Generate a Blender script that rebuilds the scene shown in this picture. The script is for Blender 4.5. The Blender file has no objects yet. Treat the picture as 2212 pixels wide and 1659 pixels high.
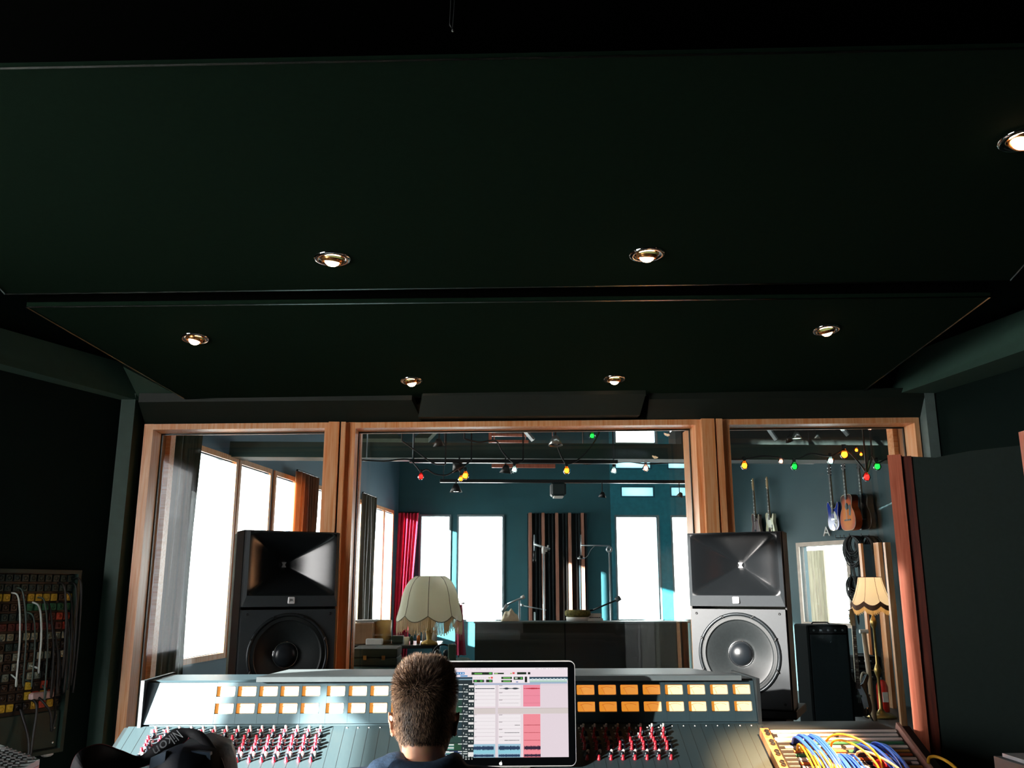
import bpy, math, random
from mathutils import Vector, Matrix
random.seed(7)
C = bpy.context.scene.collection
PI = math.pi

# ------------------------------------------------------------ camera, world, sun, exposure
F, PITCH, YAW, CAMZ = 1912.0, math.radians(13.0), math.radians(2.1), 1.5
sc = bpy.context.scene
cd = bpy.data.cameras.new('camera'); cam = bpy.data.objects.new('camera', cd); C.objects.link(cam)
cd.sensor_fit = 'HORIZONTAL'; cd.sensor_width = 36.0; cd.lens = F / 2212.0 * 36.0
cd.clip_start = 0.05; cd.clip_end = 200
cam.location = (0, 0, CAMZ)
cam.rotation_euler = (PI / 2 + PITCH, 0, -YAW)
sc.camera = cam
sc.view_settings.view_transform = 'Standard'; sc.view_settings.look = 'None'
sc.view_settings.exposure = 0.0; sc.view_settings.gamma = 1.0; sc.view_settings.use_curve_mapping = False
w = bpy.data.worlds.new('overcast_sky'); sc.world = w; w.use_nodes = True
nt = w.node_tree; bg = nt.nodes['Background']
WORLD_STRENGTH = 13.0
tc = nt.nodes.new('ShaderNodeTexCoord'); sp = nt.nodes.new('ShaderNodeSeparateXYZ'); rp = nt.nodes.new('ShaderNodeValToRGB')
nt.links.new(tc.outputs['Generated'], sp.inputs[0]); nt.links.new(sp.outputs['Z'], rp.inputs[0]); nt.links.new(rp.outputs[0], bg.inputs[0])
rp.color_ramp.elements[0].position = 0.0; rp.color_ramp.elements[0].color = (0.95, 0.93, 0.90, 1)
rp.color_ramp.elements[1].position = 0.6; rp.color_ramp.elements[1].color = (0.86, 0.95, 1.0, 1)
bg.inputs[1].default_value = WORLD_STRENGTH
sd = bpy.data.lights.new('sun', 'SUN'); sd.energy = 110.0; sd.angle = math.radians(0.8); sd.color = (1.0, 0.95, 0.9)
sun = bpy.data.objects.new('sun', sd); C.objects.link(sun)
SUN_DIR = Vector((1.0, 0.75, -0.24)).normalized()
sun.rotation_euler = SUN_DIR.to_track_quat('-Z', 'Y').to_euler(); sun.location = (-8, -5, 5)


def portal(name, loc, sx, sy, normal, energy=0.0):
    """daylight portal in a window opening: guides the sky's own light, gives none itself"""
    l = bpy.data.lights.new(name, 'AREA'); l.shape = 'RECTANGLE'; l.size = sx; l.size_y = sy; l.cycles.is_portal = True
    o = bpy.data.objects.new(name, l); C.objects.link(o); o.location = loc
    o.rotation_euler = Vector(normal).to_track_quat('-Z', 'Z').to_euler()
    return o


# ------------------------------------------------------------ photograph -> world helpers
def ray(px, py):
    x = px - 1106; u = 829.5 - py
    fy = F * math.cos(PITCH) - u * math.sin(PITCH); z = F * math.sin(PITCH) + u * math.cos(PITCH)
    return Vector((x * math.cos(YAW) + fy * math.sin(YAW), -x * math.sin(YAW) + fy * math.cos(YAW), z))
CAM = Vector((0, 0, CAMZ))
def atY(px, py, Y): d = ray(px, py); return CAM + d * (Y / d.y)
def atZ(px, py, z): d = ray(px, py); return CAM + d * ((z - CAMZ) / d.z)
def atP(px, py, p0, n):
    d = ray(px, py); n = Vector(n); return CAM + d * ((Vector(p0) - CAM).dot(n) / d.dot(n))

# ------------------------------------------------------------ materials
def lin(h):
    h = h.lstrip('#'); o = []
    for i in (0, 2, 4):
        c = int(h[i:i + 2], 16) / 255; o.append(c / 12.92 if c <= .04045 else ((c + .055) / 1.055) ** 2.4)
    return tuple(o) + (1,)
_M = {}
def mat(name, col, rough=.6, metal=0.0, emit=None, es=1.0, var=.12, scale=14.0, bump=0.0, spec=.5, stretch=None, alpha=None, trans=0.0, sheen=0):
    if name in _M: return _M[name]
    m = bpy.data.materials.new(name); m.use_nodes = True; n = m.node_tree; b = n.nodes['Principled BSDF']
    if isinstance(col, str): col = lin(col)
    if len(col) == 3: col = tuple(col) + (1,)
    b.inputs['Roughness'].default_value = rough; b.inputs['Metallic'].default_value = metal
    b.inputs['Specular IOR Level'].default_value = spec
    t = n.nodes.new('ShaderNodeTexCoord'); mp = n.nodes.new('ShaderNodeMapping'); ns = n.nodes.new('ShaderNodeTexNoise')
    ns.inputs['Scale'].default_value = scale; ns.inputs['Detail'].default_value = 4
    n.links.new(t.outputs['Object'], mp.inputs[0]); n.links.new(mp.outputs[0], ns.inputs['Vector'])
    if stretch: mp.inputs['Scale'].default_value = stretch
    r = n.nodes.new('ShaderNodeValToRGB'); n.links.new(ns.outputs['Fac'], r.inputs[0])
    r.color_ramp.elements[0].position = .3; r.color_ramp.elements[1].position = .7
    r.color_ramp.elements[0].color = tuple(c * (1 - var) for c in col[:3]) + (1,)
    r.color_ramp.elements[1].color = tuple(min(1, c * (1 + var)) for c in col[:3]) + (1,)
    n.links.new(r.outputs[0], b.inputs['Base Color'])
    if bump:
        bn = n.nodes.new('ShaderNodeBump'); bn.inputs['Strength'].default_value = bump; bn.inputs['Distance'].default_value = .01
        n.links.new(ns.outputs['Fac'], bn.inputs['Height']); n.links.new(bn.outputs[0], b.inputs['Normal'])
    if emit is not None:
        if isinstance(emit, str): emit = lin(emit)
        b.inputs['Emission Color'].default_value = tuple(emit[:3]) + (1,); b.inputs['Emission Strength'].default_value = es
    if trans: b.inputs['Transmission Weight'].default_value = trans
    if sheen: b.inputs['Sheen Weight'].default_value = sheen
    _M[name] = m; return m

def wood(name, c1, c2, rough=.35, scale=3.0, axis=2):
    if name in _M: return _M[name]
    m = bpy.data.materials.new(name); m.use_nodes = True; n = m.node_tree; b = n.nodes['Principled BSDF']
    t = n.nodes.new('ShaderNodeTexCoord'); mp = n.nodes.new('ShaderNodeMapping'); ns = n.nodes.new('ShaderNodeTexNoise'); wv = n.nodes.new('ShaderNodeTexNoise')
    s = [22, 22, 22]; s[axis] = .9; mp.inputs['Scale'].default_value = s
    ns.inputs['Scale'].default_value = scale; ns.inputs['Detail'].default_value = 6; ns.inputs['Distortion'].default_value = .8
    n.links.new(t.outputs['Object'], mp.inputs[0]); n.links.new(mp.outputs[0], ns.inputs['Vector'])
    r = n.nodes.new('ShaderNodeValToRGB'); n.links.new(ns.outputs['Fac'], r.inputs[0])
    r.color_ramp.elements[0].position = .35; r.color_ramp.elements[1].position = .62
    r.color_ramp.elements[0].color = lin(c1); r.color_ramp.elements[1].color = lin(c2)
    n.links.new(r.outputs[0], b.inputs['Base Color']); b.inputs['Roughness'].default_value = rough
    _M[name] = m; return m

def glass(name, tint=(.93, .97, .96), refl=1.0):
    if name in _M: return _M[name]
    m = bpy.data.materials.new(name); m.use_nodes = True; n = m.node_tree; n.nodes.clear()
    o = n.nodes.new('ShaderNodeOutputMaterial'); mx = n.nodes.new('ShaderNodeMixShader'); tr = n.nodes.new('ShaderNodeBsdfTransparent')
    gl = n.nodes.new('ShaderNodeBsdfGlossy'); fr = n.nodes.new('ShaderNodeFresnel'); mu = n.nodes.new('ShaderNodeMath')
    tr.inputs[0].default_value = tint + (1,); gl.inputs['Roughness'].default_value = .0; fr.inputs[0].default_value = 1.5
    gl.inputs[0].default_value = (.9, .96, 1, 1)
    ns = n.nodes.new('ShaderNodeTexNoise'); ns.inputs['Scale'].default_value = 1.2
    mu.operation = 'MULTIPLY_ADD'; mu.inputs[1].default_value = refl; mu.inputs[2].default_value = 0
    n.links.new(fr.outputs[0], mu.inputs[0]); n.links.new(mu.outputs[0], mx.inputs[0]); n.links.new(tr.outputs[0], mx.inputs[1]); n.links.new(gl.outputs[0], mx.inputs[2])
    n.links.new(mx.outputs[0], o.inputs[0]); _M[name] = m; return m

def cloth_shade(name, col, tcol, emit=None, es=0):
    """thin translucent fabric"""
    if name in _M: return _M[name]
    m = bpy.data.materials.new(name); m.use_nodes = True; n = m.node_tree; b = n.nodes['Principled BSDF']; o = n.nodes['Material Output']
    t = n.nodes.new('ShaderNodeTexCoord'); ns = n.nodes.new('ShaderNodeTexNoise'); ns.inputs['Scale'].default_value = 30
    n.links.new(t.outputs['Object'], ns.inputs['Vector'])
    r = n.nodes.new('ShaderNodeValToRGB'); c = lin(col); r.color_ramp.elements[0].color = tuple(x * .85 for x in c[:3]) + (1,); r.color_ramp.elements[1].color = c
    n.links.new(ns.outputs['Fac'], r.inputs[0]); n.links.new(r.outputs[0], b.inputs['Base Color']); b.inputs['Roughness'].default_value = .8
    if emit: b.inputs['Emission Color'].default_value = lin(emit); b.inputs['Emission Strength'].default_value = es
    tl = n.nodes.new('ShaderNodeBsdfTranslucent'); tl.inputs[0].default_value = lin(tcol)
    mx = n.nodes.new('ShaderNodeMixShader'); mx.inputs[0].default_value = .55
    n.links.new(b.outputs[0], mx.inputs[1]); n.links.new(tl.outputs[0], mx.inputs[2]); n.links.new(mx.outputs[0], o.inputs[0])
    _M[name] = m; return m

# ------------------------------------------------------------ mesh builder
class MB:
    def __init__(s): s.v = []; s.f = []; s.mi = []; s.m = 0
    def add(s, vs, fs):
        b = len(s.v); s.v += [Vector(p) for p in vs]; s.f += [[b + i for i in f] for f in fs]; s.mi += [s.m] * len(fs); return s
    def hexa(s, p):  # p: 4 bottom, 4 top
        return s.add(p, [(0, 3, 2, 1), (4, 5, 6, 7), (0, 1, 5, 4), (1, 2, 6, 5), (2, 3, 7, 6), (3, 0, 4, 7)])
    def box(s, x0, x1, y0, y1, z0, z1, M=None):
        p = [Vector(q) for q in ((x0, y0, z0), (x1, y0, z0), (x1, y1, z0), (x0, y1, z0), (x0, y0, z1), (x1, y0, z1), (x1, y1, z1), (x0, y1, z1))]
        if M is not None: p = [M @ q for q in p]
        return s.hexa(p)
    def bbox(s, x0, x1, y0, y1, z0, z1, b=.01, M=None):
        """box with bevelled vertical and horizontal edges (chamfered octagonal rings)"""
        b = min(b, (x1 - x0) * .45, (y1 - y0) * .45, (z1 - z0) * .45)
        rings = []
        for z, i in ((z0, b), (z0 + b, 0), (z1 - b, 0), (z1, b)):
            xa, xb, ya, yb = x0 + i, x1 - i, y0 + i, y1 - i; c = b
            rings.append([(xa + c, ya, z), (xb - c, ya, z), (xb, ya + c, z), (xb, yb - c, z), (xb - c, yb, z), (xa + c, yb, z), (xa, yb - c, z), (xa, ya + c, z)])
        return s.loft(rings, M=M)
    def loft(s, rings, M=None, cap=True, close=True):
        n = len(rings[0]); vs = [Vector(q) for r in rings for q in r]
        if M is not None: vs = [M @ q for q in vs]
        fs = []
        for k in range(len(rings) - 1):
            for i in range(n if close else n - 1):
                j = (i + 1) % n; fs.append((k * n + i, k * n + j, (k + 1) * n + j, (k + 1) * n + i))
        if cap: fs.append(tuple(reversed(range(n)))); fs.append(tuple(range((len(rings) - 1) * n, len(rings) * n)))
        return s.add(vs, fs)
    def tube(s, path, r, n=8, cap=True):
        path = [Vector(p) for p in path]; rs = r if isinstance(r, (list, tuple)) else [r] * len(path); rings = []; up = None
        for i, p in enumerate(path):
            t = (path[min(i + 1, len(path) - 1)] - path[max(i - 1, 0)])
            if t.length < 1e-9: t = Vector((0, 0, 1))
            t.normalize()
            if up is None: up = Vector((0, 0, 1)) if abs(t.z) < .9 else Vector((1, 0, 0))
            a = t.cross(up)
            if a.length < 1e-6: a = t.cross(Vector((0, 1, 0)))
            a.normalize(); b = a.cross(t).normalized(); up = b
            rings.append([p + (a * math.cos(2 * PI * k / n) + b * math.sin(2 * PI * k / n)) * rs[i] for k in range(n)])
        return s.loft(rings, cap=cap)
    def lathe(s, prof, o=(0, 0, 0), n=24, M=None, cap=False):
        rings = [[(r * math.cos(2 * PI * k / n), r * math.sin(2 * PI * k / n), z) for k in range(n)] for r, z in prof]
        T = Matrix.Translation(Vector(o)); T = T @ M if M is not None else T
        return s.loft(rings, M=T, cap=cap)
    def ball(s, c, r, n=12, k=8, sc=(1, 1, 1), M=None):
        prof = [(max(1e-4, math.sin(PI * i / k)), -math.cos(PI * i / k)) for i in range(k + 1)]
        rings = [[(q * math.cos(2 * PI * j / n) * r * sc[0], q * math.sin(2 * PI * j / n) * r * sc[1], z * r * sc[2]) for j in range(n)] for q, z in prof]
        T = Matrix.Translation(Vector(c)); T = T @ M if M is not None else T
        return s.loft(rings, M=T)
    def prism(s, poly, d0, d1, M):
        """2D polygon in local x,z extruded along local y"""
        n = len(poly); vs = [M @ Vector((x, d0, z)) for x, z in poly] + [M @ Vector((x, d1, z)) for x, z in poly]
        return s.add(vs, [tuple(range(n)), tuple(reversed(range(n, 2 * n)))] + [(i, n + i, n + (i + 1) % n, (i + 1) % n) for i in range(n)])
    def grid(s, fn, nu, nv):
        vs = [fn(i / nu, j / nv) for j in range(nv + 1) for i in range(nu + 1)]
        return s.add(vs, [(j * (nu + 1) + i, j * (nu + 1) + i + 1, (j + 1) * (nu + 1) + i + 1, (j + 1) * (nu + 1) + i) for j in range(nv) for i in range(nu)])
    def quad(s, a, b, c, d): return s.add([a, b, c, d], [(0, 1, 2, 3)])
    def build(s, name, m, parent=None, smooth=False, local=False, label=None):
        me = bpy.data.meshes.new(name)
        vs = s.v
        root = parent
        while root is not None and root.parent is not None: root = root.parent
        if root is not None and not local:
            inv = root.matrix_basis.inverted(); vs = [inv @ p for p in vs]
        me.from_pydata([tuple(p) for p in vs], [], s.f)
        for x in (m if isinstance(m, (list, tuple)) else [m]): me.materials.append(x)
        if any(s.mi): me.polygons.foreach_set('material_index', s.mi)
        if smooth: me.polygons.foreach_set('use_smooth', [True] * len(s.f))
        me.update(); o = bpy.data.objects.new(name, me); C.objects.link(o)
        if parent is not None: o.parent = parent
        if label: o['label'] = label
        return o

def thing(name, label, cat, loc=(0, 0, 0), rz=0.0, group=None, rot=None):
    o = bpy.data.objects.new(name, None); C.objects.link(o); o.empty_display_size = .05
    o.location = loc; o.rotation_euler = rot if rot else (0, 0, rz)
    o['label'] = label; o['category'] = cat
    if group: o['group'] = group
    return o
def tag(o, label, cat, group=None, kind=None):
    o['label'] = label; o['category'] = cat
    if group: o['group'] = group
    if kind: o['kind'] = kind
    return o
def struct(name, bm, m, parent=None, smooth=False, label=None, cat=None):
    o = bm.build(name, m, parent, smooth)
    if parent is None:
        o['kind'] = 'structure'
        if label: o['label'] = label
        if cat: o['category'] = cat
    return o
def sthing(name, label, cat, loc=(0, 0, 0)):
    o = thing(name, label, cat, loc); o['kind'] = 'structure'; return o
def dup(root, loc=None, rot=None, label=None, group=None):
    r = root.copy(); C.objects.link(r)
    if loc is not None: r.location = loc
    if rot is not None: r.rotation_euler = rot
    if label: r['label'] = label
    if group: r['group'] = group
    for ch in list(root.children):
        c = ch.copy(); C.objects.link(c); c.parent = r
        for g in list(ch.children):
            d = g.copy(); C.objects.link(d); d.parent = c
    return r
def text_obj(name, s, size, M, m, parent, depth=.0008, local=True, align='CENTER'):
    cu = bpy.data.curves.new(name, 'FONT'); cu.body = s; cu.size = size; cu.extrude = depth; cu.align_x = align; cu.align_y = 'CENTER'
    t = bpy.data.objects.new(name, cu); C.objects.link(t); bpy.context.view_layer.update()
    me = bpy.data.meshes.new_from_object(t.evaluated_get(bpy.context.evaluated_depsgraph_get()))
    C.objects.unlink(t); bpy.data.objects.remove(t); bpy.data.curves.remove(cu)
    me.transform(M); me.materials.clear(); me.materials.append(m)
    o = bpy.data.objects.new(name, me); C.objects.link(o)
    if parent is not None: o.parent = parent
    return o
def bez(p0, p1, p2, p3, n=14):
    P = [Vector(q) for q in (p0, p1, p2, p3)]; out = []
    for i in range(n + 1):
        t = i / n; a = 1 - t; out.append(P[0] * a ** 3 + P[1] * 3 * a * a * t + P[2] * 3 * a * t * t + P[3] * t ** 3)
    return out
def smooth_path(pts, n=8):
    P = [Vector(p) for p in pts]; out = []
    for i in range(len(P) - 1):
        a, b, c, d = P[max(i - 1, 0)], P[i], P[i + 1], P[min(i + 2, len(P) - 1)]
        for k in range(n):
            t = k / n
            out.append(.5 * ((2 * b) + (c - a) * t + (2 * a - 5 * b + 4 * c - d) * t * t + (3 * b - a - 3 * c + d) * t ** 3))
    out.append(P[-1]); return out

# ------------------------------------------------------------ palette
m_cloud = mat('dark_ceiling_fabric', '#13241a', .95, var=.06, scale=40, spec=.04)
m_black = mat('black_paint', '#0a100e', .8)
m_ceil = mat('black_ceiling', '#030403', .95, spec=.02)
m_wall = mat('dark_green_wall', '#0e1c19', .9, var=.08, scale=6, spec=.1)
m_bulk = mat('slate_green_paint', '#3c5c50', .7, var=.06)
m_head = mat('header_paint', '#131f17', .6, var=.08)
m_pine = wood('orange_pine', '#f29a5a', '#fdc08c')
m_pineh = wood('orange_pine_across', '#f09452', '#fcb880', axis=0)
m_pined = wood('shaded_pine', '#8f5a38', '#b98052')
m_redwood = wood('red_stained_wood', '#b85c3e', '#d4785a')
m_seal = mat('dark_rubber_seal', '#101812', .5)
m_alu = mat('bare_aluminium', '#b6bcb8', .3, .9, var=.04)
m_chrome = mat('chrome', '#e8e8e8', .08, 1.0, var=.02)
m_brass = mat('aged_brass', '#a88a50', .3, .9, var=.2)
m_glass = glass('pane_glass', (.95, .98, .97), .85)
m_floor = wood('dark_floorboards', '#18120e', '#2a2018', .5, axis=1)
m_live = mat('teal_grey_live_wall', '#3c6670', .65, var=.08, scale=3)
m_lived = mat('deep_teal_panel', '#1b3a40', .7, var=.1, scale=3)
m_beam = mat('dark_green_beam', '#1c342c', .6, var=.1, scale=4)
m_plastic = mat('black_plastic', '#0b0d0e', .42, var=.1)
m_satin = mat('satin_black', '#15181a', .3, var=.05)
m_white = mat('white_plastic', '#e6e2de', .45, var=.03)
m_cable = mat('black_cable', '#0c0f10', .5)

# ------------------------------------------------------------ room shell
FY = 5.5                      # control-room side of the front window wall
XL, XR = -2.062, 2.79         # window wall opening
def ztop(x): return 2.485 + (x + 2.06) * .0155
SILL = .5
CL = Vector((-2.14, FY, 0)); KL = Vector((-3.64, 2.6, 0))
CR = Vector((2.84, FY, 0)); KR = Vector((3.64, 2.6, 0))
BACK = -3.2
struct('floor', MB().box(-7, 9, BACK - .3, 16.3, -.1, 0), m_floor)
struct('ceiling', MB().box(-5, 5, BACK - .2, FY + .6, 3.35, 3.5), m_ceil)
def wall_seg(bm, a, b, z0, z1, out, th=.12):
    a = Vector(a); b = Vector(b); o = Vector(out).normalized() * th
    bm.hexa([Vector((a.x, a.y, z0)), Vector((b.x, b.y, z0)), Vector((b.x + o.x, b.y + o.y, z0)), Vector((a.x + o.x, a.y + o.y, z0)),
             Vector((a.x, a.y, z1)), Vector((b.x, b.y, z1)), Vector((b.x + o.x, b.y + o.y, z1)), Vector((a.x + o.x, a.y + o.y, z1))])
bm = MB()
wall_seg(bm, CL, KL, 0, 3.4, (-1, .5, 0))
WY0, WY1, WZ0, WZ1 = -.25, 2.45, .75, 3.0    # daylight opening in the left wall, behind the photographer's view
wall_seg(bm, (KL.x, 2.6, 0), (KL.x, WY1, 0), 0, 3.4, (-1, 0, 0)); wall_seg(bm, (KL.x, WY0, 0), (KL.x, BACK, 0), 0, 3.4, (-1, 0, 0))
wall_seg(bm, (KL.x, WY1, 0), (KL.x, WY0, 0), 0, WZ0, (-1, 0, 0)); wall_seg(bm, (KL.x, WY1, 0), (KL.x, WY0, 0), WZ1, 3.4, (-1, 0, 0))
struct('wall_left', bm, m_wall)
bm = MB(); wall_seg(bm, KR, CR, 0, 3.4, (1, .3, 0)); wall_seg(bm, (KR.x, BACK, 0), (KR.x, 2.6, 0), 0, 3.4, (1, 0, 0)); struct('wall_right', bm, m_wall)
struct('wall_back', MB().box(-3.8, 3.8, BACK - .12, BACK, 0, 3.4), m_wall)
# side window: frame with mullions
wl = sthing('window_4', 'tall side window of the control room behind the view', 'window', (KL.x, 0, WZ0))
bm = MB()
for y in (WY0, WY1 - .06): bm.box(KL.x - .1, KL.x - .02, y, y + .06, WZ0, WZ1)
for z in (WZ0, WZ1 - .06): bm.box(KL.x - .1, KL.x - .02, WY0, WY1, z, z + .06)
bm.build('window_frame', m_pine, wl)
sheer = bpy.data.materials.new('sun_shaping_sheer'); sheer.use_nodes = True; n_ = sheer.node_tree; n_.nodes.clear()
so = n_.nodes.new('ShaderNodeOutputMaterial'); sm = n_.nodes.new('ShaderNodeMixShader'); st_ = n_.nodes.new('ShaderNodeBsdfTransparent'); sl_ = n_.nodes.new('ShaderNodeBsdfTranslucent')
st_.inputs[0].default_value = (.75, .75, .75, 1); sl_.inputs[0].default_value = (.33, .34, .35, 1); sm.inputs[0].default_value = .80
n_.links.new(st_.outputs[0], sm.inputs[1]); n_.links.new(sl_.outputs[0], sm.inputs[2]); n_.links.new(sm.outputs[0], so.inputs[0])
sc_ = thing('sun_shaping_sheer', 'added sheer sheets shaping the sunlight at the side window behind the view', 'curtain', (KL.x + .06, 0, WZ0))
X_ = KL.x + .05
def cpoly(pts):  # unseen added sheet; gaps between the sheets cut sun patches on the console
    bm = MB(); bm.add([Vector((X_, y, z)) for y, z in pts], [tuple(range(len(pts)))]); bm.build('sun_mask_panel', sheer, sc_)
cpoly([(1.86, .7), (1.62, .7), (1.62, 1.70), (1.56, 1.83), (1.56, 3.05), (1.86, 3.05)])
cpoly([(1.08, .7), (-.3, .7), (-.3, 3.05), (1.56, 3.05), (1.56, 1.83), (1.50, 1.75), (1.12, 1.56)])
X_ += .03
thin = sheer.copy(); thin.name = 'thin_sun_mask'; [n for n in thin.node_tree.nodes if n.type == 'MIX_SHADER'][0].inputs[0].default_value = .35  # extra added layer that dims the sun on the console's right side
sheer = thin
cpoly([(1.12, 1.56), (1.08, .7), (.10, .7), (.10, 2.30), (1.0, 2.30)])
X_ += .02
portal('portal_left', (KL.x - .06, (WY0 + WY1) / 2, (WZ0 + WZ1) / 2), WY1 - WY0, WZ1 - WZ0, (1, 0, 0))

# front wall: below sill, header, sides
bm = MB()
bm.box(-2.14, 2.84, FY, FY + .12, 0, SILL)
bm.hexa([Vector(p) for p in ((-2.2, FY, ztop(-2.2)), (2.9, FY, ztop(2.9)), (2.9, FY + .12, ztop(2.9)), (-2.2, FY + .12, ztop(-2.2)), (-2.2, FY, 3.4), (2.9, FY, 3.4), (2.9, FY + .12, 3.4), (-2.2, FY + .12, 3.4))])
bm.box(-2.3, XL, FY, FY + .12, 0, 3.4); bm.box(XR, 3.0, FY, FY + .12, 0, 3.4)
struct('wall_front', bm, m_head)
# header facets
def prism_y(bm, sec, x0, x1, dx0=0, dx1=0, zs=1):
    """section list of (y,z) swept from x0 to x1 following the header slope"""
    n = len(sec)
    for (x, d) in ((x0, dx0), (x1, dx1)): pass
    a = [Vector((x0 + (dx0 if z < 2.55 else 0), y, z + (ztop(x0) - 2.485) * zs)) for y, z in sec]
    b = [Vector((x1 + (dx1 if z < 2.55 else 0), y, z + (ztop(x1) - 2.485) * zs)) for y, z in sec]
    bm.add(a + b, [tuple(range(n)), tuple(reversed(range(n, 2 * n)))] + [(i, n + i, n + (i + 1) % n, (i + 1) % n) for i in range(n)])
bm = MB(); prism_y(bm, [(5.5, 2.487), (5.47, 2.487), (5.33, 2.60), (5.33, 2.66), (5.5, 2.66)], -2.07, -.42, 0, .06); struct('trim_1', bm, m_head)
bm = MB(); prism_y(bm, [(5.5, 2.50), (5.36, 2.50), (5.30, 2.62), (5.30, 2.68), (5.5, 2.68)], -.35, 1.02, -.03, -.03); struct('trim_2', bm, m_head)
bm = MB(); prism_y(bm, [(5.5, 2.487), (5.44, 2.487), (5.36, 2.60), (5.36, 2.66), (5.5, 2.66)], 1.05, 2.80, 0, 0); struct('trim_3', bm, m_head)
# upright corner boards
struct('trim_4', MB().box(-2.185, -2.10, 5.36, 5.5, 0, 2.66), mat('dark_green_board', '#26443a', .6))
struct('trim_5', MB().box(2.80, 2.865, 5.36, 5.5, 0, 2.72), mat('pale_grey_board', '#6c7f7c', .6))
# soffit boards beside the lower cloud
bm = MB(); a, b, c = atY(300, 862, 5.42), atY(398, 862, 5.42), atY(266, 792, 4.95); d = Vector((0, 0, .04)); bm.add([a, b, c, a + d, b + d, c + d], [(0, 1, 2), (3, 5, 4), (0, 3, 4, 1), (1, 4, 5, 2), (2, 5, 3, 0)])
struct('trim_6', bm, m_bulk)
# bulkheads along the side walls
def bulk(name, K, Cn, side, wd, z0, z1):
    dx = Vector((side * -1, 0, 0)); a = K.copy(); b = Cn.copy(); bm = MB()
    ia, ib = a + dx * wd, b + dx * wd * .5
    bm.hexa([Vector((a.x, a.y, z0 + .05)), Vector((b.x, b.y - .02, z0)), Vector((ib.x, ib.y - .02, z0)), Vector((ia.x, ia.y, z0 + .05)),
             Vector((a.x, a.y, z1)), Vector((b.x, b.y - .02, z1)), Vector((ib.x - dx.x * wd * .3, ib.y - .02, z1)), Vector((ia.x - dx.x * wd * .3, ia.y, z1))])
    struct(name, bm, m_bulk)
bulk('trim_7', KL, CL, -1, .20, 2.62, 2.84)
bulk('trim_8', KR, CR, 1, .42, 2.70, 2.98)

# ------------------------------------------------------------ ceiling clouds
def slab_from(bm, near_l, near_r, far_r, far_l, th):
    up = Vector((0, 0, th)); p = [near_l, near_r, far_r, far_l]; bm.hexa(p + [q + up for q in p])
def cloud(name, label, P, th, edge=True):
    o = thing(name, label, 'ceiling panel', (0, (P[0].y + P[3].y) / 2, P[0].z), group='ceiling clouds')
    bm = MB(); slab_from(bm, *P, th); bm.build('fabric_panel', m_cloud, o)
    bm = MB()
    for i in range(4):
        a, b = P[i], P[(i + 1) % 4]; z = Vector((0, 0, -.0025)); bm.tube([a + z, b + z], .004, 4)
    bm.build('edge_trim', m_alu2, o)
    return o
m_alu2 = mat('brushed_edge_metal', '#8a948e', .25, 1.0)
def plane3(a, b, c): return a, (b - a).cross(c - a)
p3, p2, pm = atY(10, 634, 3.95), atY(2182, 605, 3.95), atZ(1100, 124, 2.95)
n_ = plane3(p3, p2, pm)[1]
cloud('ceiling_cloud', 'large dark ceiling cloud panel hanging nearest overhead', [atP(-420, 154, p3, n_), atP(2640, 94, p3, n_), p2, p3], .014)
P1 = [atP(-420, 154, p3, n_), atP(2640, 94, p3, n_), p2, p3]
p0, p1, p3b = atY(57, 662, 4.02), atY(2140, 640, 4.02), atY(400, 861, 5.33)
n_ = plane3(p0, p1, p3b)[1]
P2 = [p0, p1, atP(1858, 849, p0, n_), p3b]
cl2 = cloud('ceiling_cloud', 'dark tapered ceiling cloud panel sloping down to the window wall', P2, .02)
bm = MB(); slab_from(bm, *[q + Vector((0, 0, .02)) for q in P2], .16); bm.build('black_edge_board', m_ceil, cl2)

def plane_pt(px, py, P):
    n = (P[1] - P[0]).cross(P[3] - P[0]); return atP(px, py, P[0], n), n.normalized()
# ------------------------------------------------------------ recessed downlights
m_bulb = mat('warm_lamp_glow', '#ffe0b0', .4, emit=(1, .62, .36), es=22)
m_recess = mat('gold_reflector', '#c98a50', .25, .8)
def downlight(px, py, P, label, tilt, r=.078, on=14):
    p, n = plane_pt(px, py, P)
    if n.z > 0: n = -n
    q = n.to_track_quat('Z', 'Y').to_euler()
    o = thing('recessed_downlight', label, 'ceiling light', p + n * .001, group='recessed ceiling lights', rot=q)
    MB().lathe([(r, -.001), (r, .004), (r * .93, .008), (r * .66, .007), (r * .62, .002), (r * .6, -.001)], n=36).build('trim_ring', m_chrome, o, True, local=True)
    T = Matrix.Translation((0, 0, .006)) @ Matrix.Rotation(tilt[0], 4, 'X') @ Matrix.Rotation(tilt[1], 4, 'Y')
    MB().lathe([(r * .60, -.004), (r * .56, .012), (r * .48, .012), (r * .42, .0)], n=30, M=T).build('gimbal_ring', m_recess, o, True, local=True)
    MB().lathe([(1e-4, .030), (r * .2, .027), (r * .36, .018), (r * .44, .002)], n=24, M=T).build('lamp_lens', m_bulb, o, True, local=True)
    return o
downlight(718, 558, P1, 'lit downlight in the near ceiling cloud, above the left loudspeaker', (.25, 0))
downlight(1397, 549, P1, 'lit downlight in the near ceiling cloud, above the centre window', (.25, .1))
downlight(2208, 300, P1, 'lit downlight cut by the right edge of the photo', (.2, -.3))
downlight(421, 730, P2, 'downlight at the wide left end of the sloping ceiling cloud', (.1, -.2), .07)
downlight(1785, 712, P2, 'downlight at the wide right end of the sloping ceiling cloud', (.3, .3), .07)
downlight(889, 822, P2, 'small downlight near the far edge, over the red curtain side', (.2, .2), .066)
downlight(1327, 818, P2, 'small downlight near the far edge, over the tall blue windows', (.3, 0), .066)
p = atY(2208, 300, 2.45)
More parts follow.
